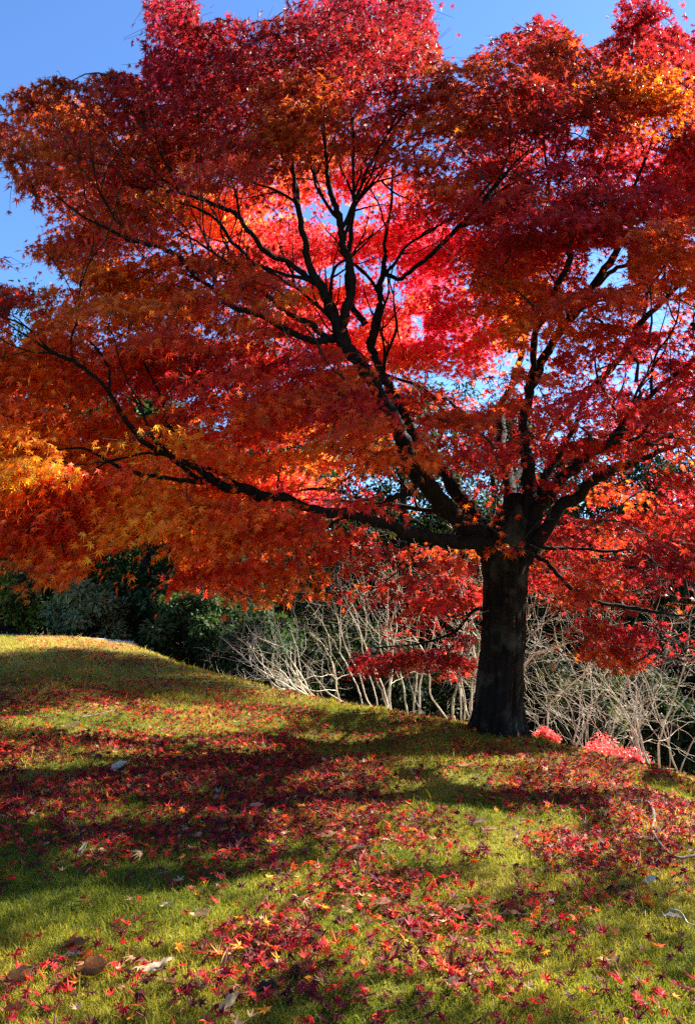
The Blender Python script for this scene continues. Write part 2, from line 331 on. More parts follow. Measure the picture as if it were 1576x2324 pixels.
LIMBS = {
 'L1': [(1122, 1275, 7.5, 60), (1085, 1205, 7.4, 54), (1025, 1140, 7.3, 47), (965, 1080, 7.2, 44), (915, 1000, 7.1, 40), (880, 930, 7.0, 38), (830, 860, 6.95, 37), (785, 800, 6.9, 40), (762, 745, 6.85, 34), (740, 690, 6.8, 28), (705, 610, 6.7, 20), (690, 530, 6.6, 17), (668, 440, 6.5, 13), (660, 360, 6.4, 8), (655, 280, 6.3, 5)],
 'L1b': [(1115, 1235, 7.6, 42), (1060, 1160, 7.8, 36), (1020, 1090, 7.9, 36), (985, 1030, 8.0, 32), (930, 950, 8.1, 28), (885, 880, 8.1, 26), (850, 830, 8.1, 22), (830, 780, 8.05, 20), (828, 730, 8.0, 19), (846, 660, 7.95, 18), (863, 600, 7.9, 15), (868, 540, 7.9, 10), (885, 460, 7.9, 8), (890, 380, 7.9, 5)],
 'L1c': [(768, 750, 6.85, 30), (790, 690, 6.8, 22), (786, 620, 6.75, 20), (768, 540, 6.7, 19), (752, 470, 6.6, 17), (742, 410, 6.5, 13), (738, 330, 6.4, 8), (735, 240, 6.3, 5)],
 'L1d': [(828, 735, 8.0, 17), (800, 670, 7.8, 15), (800, 590, 7.6, 14), (806, 500, 7.5, 13), (808, 430, 7.4, 11), (800, 340, 7.3, 8), (795, 240, 7.2, 6), (800, 120, 7.1, 4)],
 'L1e': [(864, 618, 7.9, 12), (900, 630, 7.8, 11), (940, 605, 7.6, 11), (980, 575, 7.4, 12), (1050, 505, 7.2, 13), (1108, 440, 7.0, 12), (1150, 390, 6.9, 8), (1200, 340, 6.8, 5)],
 'L2': [(1110, 1235, 7.4, 48), (1060, 1228, 7.2, 34), (1000, 1225, 7.0, 30), (930, 1205, 6.8, 28), (860, 1185, 6.6, 26), (780, 1166, 6.4, 26), (700, 1160, 6.25, 25), (600, 1140, 6.1, 25), (520, 1115, 5.95, 26), (465, 1090, 5.9, 22), (420, 1062, 5.8, 17), (375, 1036, 5.75, 14), (320, 998, 5.65, 14), (275, 945, 5.55, 13), (248, 895, 5.5, 12), (215, 850, 5.4, 11), (165, 815, 5.3, 11), (120, 798, 5.2, 9), (75, 770, 5.1, 6), (20, 735, 5.0, 4)],
 'L2b': [(465, 1092, 5.9, 14), (380, 1075, 5.7, 11), (300, 1062, 5.55, 12), (245, 1040, 5.45, 9), (190, 1015, 5.35, 7), (120, 1018, 5.25, 5), (20, 1020, 5.1, 4)],
 'L2c': [(248, 895, 5.5, 8), (246, 850, 5.55, 7), (228, 805, 5.55, 7), (200, 770, 5.55, 6), (168, 742, 5.5, 4)],
 'L2d': [(590, 1138, 6.1, 11), (540, 1090, 6.2, 10), (480, 1060, 6.3, 9), (430, 1050, 6.35, 7), (380, 1010, 6.4, 5), (330, 985, 6.4, 4)],
 'L2e': [(955, 1085, 7.2, 22), (930, 1112, 7.0, 16), (880, 1138, 6.85, 15), (840, 1165, 6.7, 12), (770, 1175, 6.55, 8), (720, 1215, 6.4, 5)],
 'L3': [(758, 770, 6.9, 26), (735, 776, 6.75, 20), (675, 766, 6.55, 17), (605, 728, 6.35, 18), (560, 702, 6.2, 17), (520, 690, 6.1, 12), (480, 655, 6.0, 11), (455, 640, 5.95, 10), (420, 600, 5.85, 14), (370, 572, 5.7, 15), (300, 552, 5.55, 13), (250, 520, 5.4, 9), (180, 480, 5.2, 6), (120, 440, 5.1, 4)],
 'L3b': [(745, 765, 6.9, 18), (700, 725, 6.75, 16), (655, 700, 6.6, 13), (610, 672, 6.5, 12), (560, 640, 6.35, 10), (500, 590, 6.2, 9), (460, 560, 6.1, 7), (400, 520, 6.0, 5)],
 'L3c': [(720, 640, 6.75, 16), (650, 590, 6.6, 14), (610, 573, 6.5, 15), (560, 520, 6.35, 14), (520, 478, 6.25, 13), (470, 455, 6.15, 11), (430, 440, 6.0, 10), (385, 415, 5.9, 7), (330, 370, 5.8, 4)],
 'L3d': [(560, 580, 6.45, 9), (520, 545, 6.3, 10), (490, 500, 6.2, 9), (440, 470, 6.1, 7), (390, 455, 6.0, 5)],
 'R1': [(1190, 1270, 7.45, 40), (1225, 1210, 7.3, 34), (1268, 1150, 7.15, 31), (1335, 1105, 6.95, 28), (1395, 1075, 6.8, 24), (1455, 1052, 6.65, 17), (1520, 1020, 6.5, 11), (1590, 985, 6.3, 7), (1680, 930, 6.1, 6)],
 'R2': [(1180, 1245, 7.5, 42), (1226, 1155, 7.45, 36), (1268, 1100, 7.4, 30), (1325, 1042, 7.3, 27), (1383, 1003, 7.2, 25), (1415, 965, 7.1, 18), (1480, 900, 7.0, 13), (1560, 830, 6.8, 8), (1640, 760, 6.7, 5)],
 'R3': [(1190, 1205, 7.6, 36), (1222, 1120, 7.7, 26), (1255, 1035, 7.8, 18), (1290, 985, 7.9, 14), (1330, 900, 8.0, 12), (1400, 820, 8.1, 16), (1445, 755, 8.1, 17), (1490, 700, 8.1, 14), (1530, 660, 8.1, 10), (1590, 580, 8.0, 6)],
 'V': [(1172, 1205, 7.55, 48), (1198, 1120, 7.6, 38), (1198, 1040, 7.7, 32), (1186, 945, 7.8, 24), (1203, 870, 7.9, 24), (1238, 800, 8.0, 23), (1300, 710, 8.1, 21), (1350, 640, 8.2, 21), (1400, 565, 8.2, 18), (1420, 505, 8.1, 14), (1440, 420, 8.0, 9), (1480, 300, 7.9, 6), (1490, 150, 7.8, 4)],
 'V2': [(1203, 870, 7.9, 18), (1215, 780, 7.7, 17), (1250, 690, 7.5, 16), (1288, 585, 7.3, 17), (1270, 515, 7.2, 14), (1250, 440, 7.1, 8), (1235, 330, 7.0, 6), (1230, 180, 6.9, 4)],
 'V3': [(1285, 570, 7.3, 13), (1318, 475, 7.3, 12), (1350, 420, 7.2, 8), (1385, 330, 7.2, 5)],
 'V4': [(1340, 655, 8.2, 12), (1400, 610, 8.4, 12), (1470, 600, 8.5, 10), (1540, 580, 8.6, 7)],
 'D1': [(1195, 1262, 7.45, 14), (1228, 1275, 7.3, 11), (1262, 1312, 7.2, 11), (1310, 1345, 7.1, 11), (1363, 1366, 7.0, 10), (1453, 1380, 6.9, 10), (1510, 1390, 6.8, 6), (1570, 1400, 6.7, 4)],
 'D2': [(1200, 1240, 7.5, 12), (1300, 1246, 7.6, 9), (1380, 1248, 7.6, 8), (1440, 1248, 7.6, 7), (1500, 1290, 7.5, 6), (1576, 1265, 7.5, 5)],
 'D3': [(1000, 1226, 7.0, 10), (935, 1180, 6.95, 8), (928, 1230, 6.9, 8), (935, 1270, 6.85, 7), (960, 1295, 6.8, 6), (978, 1330, 6.8, 5), (988, 1350, 6.8, 3)],
 'D4': [(1100, 1385, 7.65, 11), (1070, 1395, 7.9, 9), (1045, 1420, 8.2, 8), (1000, 1445, 8.5, 6), (930, 1460, 8.8, 5), (860, 1470, 9.0, 4)],
 'B1': [(1165, 1215, 7.7, 50), (1150, 1110, 8.3, 34), (1130, 1000, 8.9, 26), (1150, 900, 9.4, 20), (1185, 780, 9.7, 14), (1200, 660, 9.8, 10), (1190, 520, 9.8, 7), (1170, 400, 9.7, 5)],
 'B2': [(1132, 1020, 8.8, 16), (1030, 960, 9.3, 13), (960, 880, 9.6, 10), (880, 850, 9.8, 8), (760, 800, 9.9, 6), (640, 760, 9.8, 4)],
 'B3': [(1150, 1110, 8.3, 20), (1230, 1000, 9.0, 15), (1330, 880, 9.6, 12), (1430, 800, 9.9, 9), (1540, 740, 10, 6)],
 'B4': [(1180, 1230, 7.7, 24), (1250, 1190, 8.3, 14), (1330, 1180, 8.9, 11), (1420, 1190, 9.4, 8), (1520, 1200, 9.7, 5)],
 'B5': [(1120, 1230, 7.6, 22), (1040, 1180, 8.2, 14), (920, 1150, 8.8, 11), (780, 1140, 9.2, 8), (640, 1130, 9.4, 6), (520, 1140, 9.5, 4)],
}
nodes, nrad = [], []
LP = {}
# trunk mesh with flutes and root flare
tp = smooth_path(path(trunk_px), 8)
SD = 120; th = np.linspace(0, 2 * math.pi, SD, endpoint=False)
flute = 0.05 * np.sin(th * 3 + 0.6) + 0.045 * np.sin(th * 5 + 2.1) + 0.035 * np.sin(th * 8 + 1.0) + 0.03 * np.sin(th * 13) + .022 * np.sin(th * 21 + 2)
tv = []
for q, row in enumerate(tp):
    z = row[2]; zz = row[2] - base[2]
    fl = max(0, 1 - zz / 0.45) ** 2
    sh = 1 + flute * (0.9 + 1.3 * fl) + 0.025 * vnoise(th * 6 / math.pi * 2, np.full(SD, zz * 3), 5) + 0.05 * np.abs(vnoise(th * 26 / math.pi, np.full(SD, zz * 2.2), 8)) + 0.03 * vnoise(th * 14 / math.pi, np.full(SD, zz * 6), 28) + 0.06 * np.maximum(0, vnoise(np.cos(th) * 2.1 + 7, np.sin(th) * 2.1 + zz * 4.5, 18) - .35)
    tv.append(np.stack([row[0] + row[3] * sh * np.cos(th), row[1] + row[3] * sh * np.sin(th), np.full(SD, z)], -1))
tv = np.array(tv).reshape(-1, 3); n_ = len(tp)
ii = np.arange(n_ - 1)[:, None]; jj = np.arange(SD)[None, :]; kk = (jj + 1) % SD
tf = np.stack([ii * SD + jj, ii * SD + kk, (ii + 1) * SD + kk, (ii + 1) * SD + jj], -1).reshape(-1, 4)
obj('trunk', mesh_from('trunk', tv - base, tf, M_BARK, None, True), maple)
visible_limb = []; STRONG = []
MERGE = {'L1c': 'L1', 'L1d': 'L1b', 'L1e': 'L1b', 'L2b': 'L2', 'L2c': 'L2', 'L2d': 'L2', 'L2e': 'L1', 'L3d': 'L3c', 'V3': 'V2', 'V4': 'V', 'D3': 'L2', 'B2': 'B1', 'B3': 'B1'}
acc = {}
for k, pts in LIMBS.items():
    sp = smooth_path(path(pts), 7)
    L_ = len(sp); wob = np.cumsum(rng.normal(0, 0.006, (L_, 3)), 0); wob -= np.linspace(0, 1, L_)[:, None] * wob[-1]
    sp[:, :3] += wob * np.clip(sp[:, 3:4] / 0.02, 0.6, 2)
    sp[:, 3] *= (1 + 0.06 * rng.normal(size=L_)) * np.linspace(1, .84 if k[0] == 'L' else .92, L_) ** .5
    big = sp[0, 3] > 0.05
    V, F = tube(sp[:, :3], sp[:, 3], 14 if big else 8, 0.05)
    acc.setdefault(MERGE.get(k, k), Acc()).add(V - base, F)
    for row in sp[3:]: nodes.append(row[:3]); nrad.append(row[3])
    LP[k] = sp
    if k[0] in 'LD': visible_limb.append(sp); STRONG.append(k in ('L2', 'L3', 'L3b', 'L3c', 'L1', 'L1c', 'L2b', 'L2d'))
    elif k[0] in 'RV': visible_limb.append(sp[:int(len(sp) * .45)]); STRONG.append(False)
BR = []
rb = np.random.default_rng(5)
def side(p, d, r, L0, lev):
    n = max(5, int(L0 / .07)); pts = [p]; q = p.copy(); d = d / np.linalg.norm(d)
    for e in range(n):
        d = d + rb.normal(0, .16, 3) * np.array([1, .5, 1]) + np.array([0, 0, .035]); d /= np.linalg.norm(d); q = q + d * L0 / n; pts.append(q.copy())
    pts = np.array(pts); su_, sv_, _ = proj(pts); bad = ~inside(OUT, su_, sv_ - 22) & (sv_ < 420) & (sv_ > 0)
    if bad.any(): pts = pts[:max(4, int(bad.argmax()))]
    n = len(pts) - 1
    V, F = tube(pts, np.linspace(r, max(r * .3, .003), len(pts)), 6, .06)
    if lev == 0: BR.append(Acc())
    BR[-1].add(V - base, F)
    for row in pts[1:]: nodes.append(row); nrad.append(r * .5)
    if r > .008: visible_limb.append(np.column_stack([pts, np.linspace(r, r * .4, len(pts))])); STRONG.append(False)
    if lev < 1:
        for f in (.35, .6, .8):
            m = pts[int(f * n)]; side(m, d + rb.normal(0, .6, 3) * np.array([1, .4, 1]), r * .5, L0 * rb.uniform(.4, .65), lev + 1)
for k in ('L1', 'L1b', 'L1c', 'L1d', 'L1e', 'L3', 'L3b', 'L3c', 'L2', 'V', 'V2', 'R2', 'R3'):
    sp = LP[k]; nn_ = len(sp)
    for f in rb.uniform(.4, .92, 6 if k[0] == 'L' else 4):
        a = int(f * (nn_ - 1)); t_ = sp[min(a + 2, nn_ - 1), :3] - sp[max(a - 2, 0), :3]; t_ /= np.linalg.norm(t_)
        perp = np.cross(t_, [0, 1, 0]) * rb.choice([-1, 1]); perp[2] = perp[2] * .6 + .25
        side(sp[a, :3].copy(), t_ + perp * rb.uniform(.5, .95) + rb.normal(0, .12, 3), min(sp[a, 3] * .62, .022), rb.uniform(.6, 1.25), 0)
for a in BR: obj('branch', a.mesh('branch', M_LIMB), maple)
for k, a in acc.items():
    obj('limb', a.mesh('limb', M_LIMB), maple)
# ------------------------------------------------------------------ the big maple: foliage sprays
WIN = [(385, 445), (520, 425), (640, 400), (760, 372), (900, 372), (965, 440), (1050, 500), (1115, 560), (1060, 640), (1110, 720), (1175, 800), (1150, 890), (1060, 905), (960, 935), (880, 885), (810, 770), (740, 800), (640, 785), (590, 735), (690, 690), (700, 655), (520, 575), (450, 505)]
WIN2 = [(930, 1090), (1000, 1062), (1090, 1120), (1165, 1060), (1245, 1060), (1335, 1018), (1450, 1038), (1370, 1110), (1250, 1225), (1060, 1245), (780, 1195), (860, 1140)]
WIN3 = [(600, 1020), (760, 1030), (900, 1050), (940, 1100), (840, 1150), (700, 1140), (620, 1100), (540, 1060)]
HOLES = [[(928, 712), (962, 712), (965, 772), (935, 775)], [(1330, 560), (1420, 555), (1430, 640), (1370, 655), (1330, 640)], [(1470, 690), (1525, 685), (1515, 750), (1465, 755)], [(1285, 285), (1335, 282), (1340, 312), (1295, 315)],
         [(730, 610), (790, 590), (800, 640), (760, 660)], [(860, 600), (900, 590), (895, 640), (865, 645)], [(1225, 785), (1260, 770), (1262, 810), (1235, 815)], [(1120, 950), (1155, 945), (1160, 1000), (1125, 1005)], [(300, 905), (350, 905), (350, 945), (305, 950)], [(20, 690), (75, 700), (80, 745), (40, 800), (25, 750)], [(1510, 640), (1560, 650), (1540, 680)], [(1090, 200), (1010, 170), (1040, 160)]]
def in_any(polys, u, v):
    r = np.zeros(np.shape(u), bool)
    for p in polys: r |= inside(p, u, v)
    return r
fork = P(1150, 1200, 7.52)
pads = []   # (centre, radius, n leaves, layer)
def add_pad(u, v, y, rad, n, layer): pads.append((P(u, v, y), rad, n, layer, u, v))
# front layer
def front_depth(u, v):
    # a dome: nearer at the lower left and centre, deeper towards the rim
    return 5.6 + 0.9 * ((u - 800) / 900) ** 2 * (1 if u > 800 else -0.2) + 0.8 * np.clip((500 - v) / 500, 0, 1)
cnt = 0
pts_f = []
while cnt < 440:
    u = rng.uniform(-150, 1880); v = rng.uniform(-120, 1480)
    m = 26
    ok = all(inside(OUT, np.array([u + a, ]), np.array([v + b]))[0] for a, b in ((-m, 0), (m, 0), (0, -m * .6), (0, m * .9)))
    if v < -60: ok = inside(OUT, np.array([u]), np.array([-30.0]))[0]
    if not ok: continue
    if in_any([WIN, WIN2, WIN3] + HOLES, np.array([u]), np.array([v]))[0]: continue
    if v > 1395 and u < 1100: continue
    if 1040 < u < 1250 and v > 1215: continue
    if any((u - a) ** 2 + (1.3 * (v - b)) ** 2 < 38 ** 2 for a, b in pts_f): 
        if rng.random() < 0.9: continue
    pts_f.append((u, v)); cnt += 1
    y = front_depth(u, v) + rng.normal(0, 0.35)
    if rng.random() < 0.3: y += rng.uniform(0.3, 1.4)
    if v > 1330: y = max(y, 6.6 + rng.uniform(0, 1.2))
    add_pad(u, v, y, rng.uniform(0.26, 0.44), 105, 0)
# in-front sprays across the window
for u, v, y in [(600, 625, 6.3), (545, 640, 6.2), (650, 640, 6.4), (690, 655, 6.5), (600, 840, 6.3), (700, 850, 6.4), (660, 820, 6.4), (770, 870, 6.5), (820, 910, 6.5), (1080, 1150, 7.0), (1130, 1170, 7.05), (1160, 1240, 7.0), (1140, 1255, 7.0), (1120, 1160, 7.0), (980, 560, 6.7), (1040, 590, 6.8), (800, 720, 6.6), (850, 820, 6.7), (860, 400, 6.3), (640, 480, 6.3)]:
    add_pad(u, v, y, 0.24, 60, 0)
for u, v, y in [(108, 1292, 5.5), (122, 1325, 5.5), (90, 1275, 5.4), (60, 1262, 5.4), (160, 1262, 5.6), (430, 1305, 6.5), (400, 1325, 6.5), (480, 1345, 6.6), (560, 1358, 6.7), (640, 1362, 6.7), (700, 1350, 6.8), (600, 1340, 6.6), (540, 1320, 6.6), (450, 1270, 6.4), (760, 1345, 6.9), (240, 1225, 5.7),
                (385, 25, 6.8), (375, 75, 6.8), (395, 115, 6.8), (352, 135, 6.8), (350, 20, 6.8), (410, 60, 6.9), (420, 150, 6.7), (50, 225, 5.6), (120, 195, 5.7), (150, 190, 5.7), (245, 180, 5.9), (275, 185, 6.0), (1235, 60, 7.2), (1160, 95, 7.1), (1120, 130, 7.0), (1280, 90, 7.2), (1430, 20, 7.4), (1480, 30, 7.4), (1530, 80, 7.4), (1400, 90, 7.4),
                (30, 1150, 5.2), (90, 1180, 5.3), (20, 1220, 5.2), (10, 700, 5.2), (60, 680, 5.3), (15, 830, 5.2), (-10, 590, 5.2)]:
    add_pad(u, v, y, 0.19, 80, 0)
for q in range(95):
    while True:
        u = rng.uniform(430, 1180); v = rng.uniform(370, 930)
        if inside(WIN, np.array([u]), np.array([v]))[0] and not in_any(HOLES, np.array([u]), np.array([v]))[0]: break
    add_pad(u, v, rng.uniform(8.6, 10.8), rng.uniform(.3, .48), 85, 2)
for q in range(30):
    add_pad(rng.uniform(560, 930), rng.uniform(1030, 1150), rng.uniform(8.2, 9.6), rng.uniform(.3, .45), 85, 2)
for u, v in [(1440, 190), (1480, 175), (1500, 215), (1530, 250), (1455, 235), (1490, 260), (1410, 215)]: add_pad(u, v, 6.3, .24, 90, 0)
for u, v in [(1470, 1010), (1520, 990), (1560, 1030), (1500, 1060), (1440, 980), (1550, 950), (1590, 1000), (1400, 920), (1450, 1100), (1340, 1000), (1290, 960)]: add_pad(u, v, 6.0, .3, 85, 0)
rq = np.random.default_rng(91); got = 0
while got < 120:
    u = rq.uniform(1120, 1640); v = rq.uniform(560, 1010)
    if in_any(HOLES + [WIN], np.array([u]), np.array([v]))[0]: continue
    got += 1; add_pad(u, v, rq.uniform(7.6, 9.4), rq.uniform(.3, .45), 95, 1)
for q in range(45):
    u = rq.uniform(830, 1180); v = rq.uniform(890, 1060); add_pad(u, v, rq.uniform(7.6, 9.2), rq.uniform(.3, .42), 90, 1)
for u, v, y in [(1100, 1195, 6.9), (1150, 1215, 6.9), (1190, 1230, 6.95), (1215, 1190, 6.9), (1060, 1180, 6.9), (1130, 1250, 6.95), (1180, 1255, 6.95), (1000, 1010, 6.7), (950, 1000, 6.6), (1050, 1030, 6.8), (1240, 1100, 6.8), (1300, 1080, 6.7), (1180, 1020, 6.9), (1350, 1060, 6.6), (880, 960, 6.6), (830, 870, 6.5), (760, 810, 6.5), (1270, 1180, 6.9), (1110, 940, 6.8)]:
    add_pad(u, v, y, .24, 75, 0)
for u, v in [(15, 1060), (50, 1075), (85, 1065), (60, 1050), (20, 1085)]: add_pad(u, v, 4.75, .2, 80, 0)
# middle + back layers
cnt = 0
while cnt < 520:
    u = rng.uniform(-120, 2000); v = rng.uniform(-60, 1400)
    m = 30
    ok = all(inside(OUT, np.array([u + a]), np.array([v + b]))[0] for a, b in ((-m, 0), (m, 0), (0, -m), (0, m)))
    if not ok or in_any(HOLES, np.array([u]), np.array([v]))[0]: continue
    y = rng.uniform(7.6, 10.2) - 0.8 * abs((u - 1000) / 1000)
    inwin = inside(WIN, np.array([u]), np.array([v]))[0]
    if v > 1330 and rng.random() < .5: continue
    if inwin: y = rng.uniform(8.6, 10.6)
    if inside(WIN2, np.array([u]), np.array([v]))[0] and rng.random() < .65: continue
    cnt += 1
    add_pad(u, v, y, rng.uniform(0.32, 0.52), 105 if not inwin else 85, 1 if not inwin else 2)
# low hanging sprays behind the trunk
for q in range(34):
    u = rng.uniform(800, 1075); v = 1500 + rng.normal(0, 14) + (u < 850) * 5; add_pad(u, v, rng.uniform(8.3, 9.2), 0.24, 60, 1)
for q in range(12):
    u = rng.uniform(860, 1080); v = rng.uniform(1400, 1480); add_pad(u, v, rng.uniform(8.3, 9.2), 0.2, 32, 1)
for q in range(75):
    u = rng.uniform(1325, 1700); v = rng.uniform(1415, 1508); add_pad(u, v, rng.uniform(7.2, 8.6), 0.25, 70, 1)
# the part of the crown that spreads on out of the picture to the right and towards the sun
for q in range(300):
    a = rng.uniform(-1.2, 1.5); r_ = rng.uniform(2.2, 5.4) ** 1.0
    x = base[0] + r_ * math.cos(a); y = base[1] + 0.9 * r_ * math.sin(a); z = rng.uniform(2.4, 7.2 - 0.22 * (r_ - 2) ** 2)
    uu, vv, dd = proj(np.array([x, y, z]))
    if uu < 1640 or z < 1.8: continue
    pads.append((np.array([x, y, z]), rng.uniform(0.35, 0.55), 105, 3, float(uu), float(vv)))
NP = len(pads)
# grow twigs: nearest spray first, each to the nearest wood that lies closer to the fork
nodes = list(nodes); nrad = list(nrad)
NODE = np.array(nodes); NR = np.array(nrad); NCH = np.full(len(NODE), -1)
cen = np.array([p[0] for p in pads]); dfork = np.linalg.norm(cen - fork, axis=1)
best = np.full(NP, 1e9); bi = np.zeros(NP, int)
def relax(idx0):
    global best, bi
    sub = NODE[idx0:]
    df = np.linalg.norm(sub - fork, axis=1)
    for a in range(0, NP, 200):
        d = np.linalg.norm(cen[a:a + 200, None, :] - sub[None], axis=2)
        cost = d + 0.9 * np.maximum(0, df[None, :] - dfork[a:a + 200, None]) + 0.25 * np.abs(cen[a:a + 200, None, 1] - sub[None, :, 1])
        k = cost.argmin(1); c = cost[np.arange(len(k)), k]; m = c < best[a:a + 200]
        best[a:a + 200][m] = c[m]; bi[a:a + 200][m] = k[m] + idx0
relax(0)
done = np.zeros(NP, bool); chains = []   # (points, parent chain)
for step in range(NP):
    k = int(np.where(done, 1e9, best).argmin()); done[k] = True
    s = NODE[bi[k]]; e = cen[k]; d = np.linalg.norm(e - s)
    n = max(4, int(d / 0.12)); t = np.linspace(0, 1, n)[:, None]
    out_ = e - fork; out_ /= np.linalg.norm(out_)
    c1 = s + out_ * d * 0.35 + np.array([0, 0, (0.12 if pads[k][5] > 350 else 0.0) * d]) + rng.normal(0, 0.06 * d, 3)
    pth = s * (1 - t) ** 2 + 2 * c1 * t * (1 - t) + e * t ** 2
    pth[1:-1] += rng.normal(0, 0.012, (n - 2, 3))
    chains.append([pth, NCH[bi[k]], 1])
    i0 = len(NODE)
    NODE = np.vstack([NODE, pth[1:]]); NR = np.append(NR, np.full(n - 1, 0.004)); NCH = np.append(NCH, np.full(n - 1, len(chains) - 1))
    relax(i0)
for q in range(len(chains) - 1, -1, -1):
    if chains[q][1] >= 0: chains[chains[q][1]][2] += chains[q][2]
tw = Acc()
for pth, par, n in chains:
    r0 = 0.0035 * n ** 0.5 + 0.0025
    V, F = tube(pth, np.linspace(r0, 0.0028, len(pth)), 5); tw.add(V - base, F)

# leaves of every spray
SUNPATCH = [(330, 1642, 360, 36, .99), (420, 1705, 200, 16, .9), (250, 1800, 240, 26, .85), (100, 1740, 140, 18, .85), (760, 1790, 180, 20, .8), (330, 1950, 260, 34, .85), (1380, 1720, 160, 14, .9), (60, 1655, 160, 30, .9), (950, 1885, 370, 68, .99), (1180, 1925, 230, 45, .97), (640, 2055, 360, 74, .995), (300, 1860, 300, 22, .9), (700, 1960, 300, 30, .9), (1240, 1765, 230, 44, .98), (1480, 1850, 130, 70, .85), (1000, 1730, 160, 14, .6), (1450, 2290, 190, 60, .88), (230, 2080, 300, 75, .86), (90, 1960, 220, 70, .8), (1100, 2230, 200, 60, .75), (860, 2150, 160, 60, .8), (300, 2260, 260, 40, .7),
            (160, 1466, 420, 26, 1.0), (250, 1705, 420, 30, .9), (600, 1760, 260, 24, .85), (150, 1850, 260, 30, .85)]
def sun_foot(p):
    """where the shadow of p lands on the lawn"""
    q = p.copy()
    for _ in range(4):
        t = (p[:, 2] - ground(q[:, 0], q[:, 1], False)) / SUN_DIR[2]; q = p - SUN_DIR * t[:, None]
    return q
def tint(u, v, layer, n):
    """hue of a spray, with backlit glow and crown shade painted in: orange low on the left, crimson above and to the rim"""
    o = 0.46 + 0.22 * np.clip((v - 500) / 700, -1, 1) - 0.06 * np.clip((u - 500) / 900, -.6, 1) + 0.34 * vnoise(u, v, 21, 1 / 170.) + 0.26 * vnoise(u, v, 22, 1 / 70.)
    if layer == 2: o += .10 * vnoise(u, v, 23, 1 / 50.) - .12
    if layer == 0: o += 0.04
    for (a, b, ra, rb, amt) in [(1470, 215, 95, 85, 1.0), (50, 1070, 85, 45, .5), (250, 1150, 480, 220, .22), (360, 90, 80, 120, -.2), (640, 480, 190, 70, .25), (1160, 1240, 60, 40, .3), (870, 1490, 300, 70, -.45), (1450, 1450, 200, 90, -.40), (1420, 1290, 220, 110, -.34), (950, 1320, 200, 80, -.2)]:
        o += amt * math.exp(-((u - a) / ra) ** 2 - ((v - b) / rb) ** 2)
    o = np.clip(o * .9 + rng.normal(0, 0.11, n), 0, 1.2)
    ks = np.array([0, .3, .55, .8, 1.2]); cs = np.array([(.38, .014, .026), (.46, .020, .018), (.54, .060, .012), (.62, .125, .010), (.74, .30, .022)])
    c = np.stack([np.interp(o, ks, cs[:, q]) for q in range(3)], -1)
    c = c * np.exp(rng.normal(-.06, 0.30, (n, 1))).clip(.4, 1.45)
    dk = (.60, .78, 1.70, .85)[layer]  # tone per layer: backlit glow of the window layer is painted into its leaves
    c = c * (dk + (max(dk, 1) - dk) * np.clip((v - 250) / 600, 0, 1)) * (1 + .7 * math.exp(-((u - 385) / 70) ** 2 - ((v - 70) / 100) ** 2) + .5 * math.exp(-((u - 1470) / 95) ** 2 - ((v - 215) / 85) ** 2))  # shade of the upper crown painted in, two sunlit top sprays lightened
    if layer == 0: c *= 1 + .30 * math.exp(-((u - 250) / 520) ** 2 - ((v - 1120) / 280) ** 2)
    if layer == 2: c[:, 2] *= 2.4; c[:, 1] *= 1.5  # pink of the backlit glow, put into the leaf colour
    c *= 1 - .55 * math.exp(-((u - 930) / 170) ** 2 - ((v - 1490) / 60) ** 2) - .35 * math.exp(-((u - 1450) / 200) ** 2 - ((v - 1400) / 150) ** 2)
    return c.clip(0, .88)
LPos, LX, LN, LS, LC, LL = [], [], [], [], [], []
ft = Acc()
for (c, rad, n, layer, u, v) in pads:
    o = c - np.array([base[0], base[1], c[2]]); o[2] = 0; o /= max(np.linalg.norm(o), 1e-6)
    o = o + rng.normal(0, 0.25, 3); o[2] = 0; o /= np.linalg.norm(o)
    s = np.array([-o[1], o[0], 0])
    n = int(n * (rad / 0.33) ** 1.6 * rng.uniform(.85, 1.2) * (2.1, 2.0, 2.1, .75)[layer])
    a = rng.normal(0, 0.55, n).clip(-1.3, 1.3) * rad; b = rng.normal(0, 0.55, n).clip(-1.3, 1.3) * rad
    h = rng.normal(0, 0.09, n) * rad
    droop = rng.uniform(.25, .6)
    z = h - droop * (a / rad) * rad * 0.5 - 0.5 * (a * a + b * b) / rad * .6 + 0.1 * rad
    pos = c + a[:, None] * o + b[:, None] * s; pos[:, 2] += z
    xd = o[None] * rng.uniform(.1, 1, (n, 1)) + (b / rad)[:, None] * s[None] * .6 + rng.normal(0, .45, (n, 3)) + np.array([0, 0, -.55])
    nn = np.array([0, 0, 1.0]) + o[None] * .45 + rng.normal(0, .48, (n, 3))
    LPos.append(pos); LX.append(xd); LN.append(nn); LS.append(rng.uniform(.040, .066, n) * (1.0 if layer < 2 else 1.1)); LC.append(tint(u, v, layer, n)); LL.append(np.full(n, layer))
    for q in range(6):
        e = pos[rng.integers(0, n)]; mid = (c + e) / 2 + rng.normal(0, .03, 3)
        V, F = tube(np.array([c, mid, e]), np.array([.0026, .002, .0013]), 3); ft.add(V - base, F)
LPos = np.vstack(LPos); LX = np.vstack(LX); LN = np.vstack(LN); LS = np.concatenate(LS); LC = np.vstack(LC); LL = np.concatenate(LL)
keep = np.ones(len(LPos), bool)
lu, lv, ld = proj(LPos)
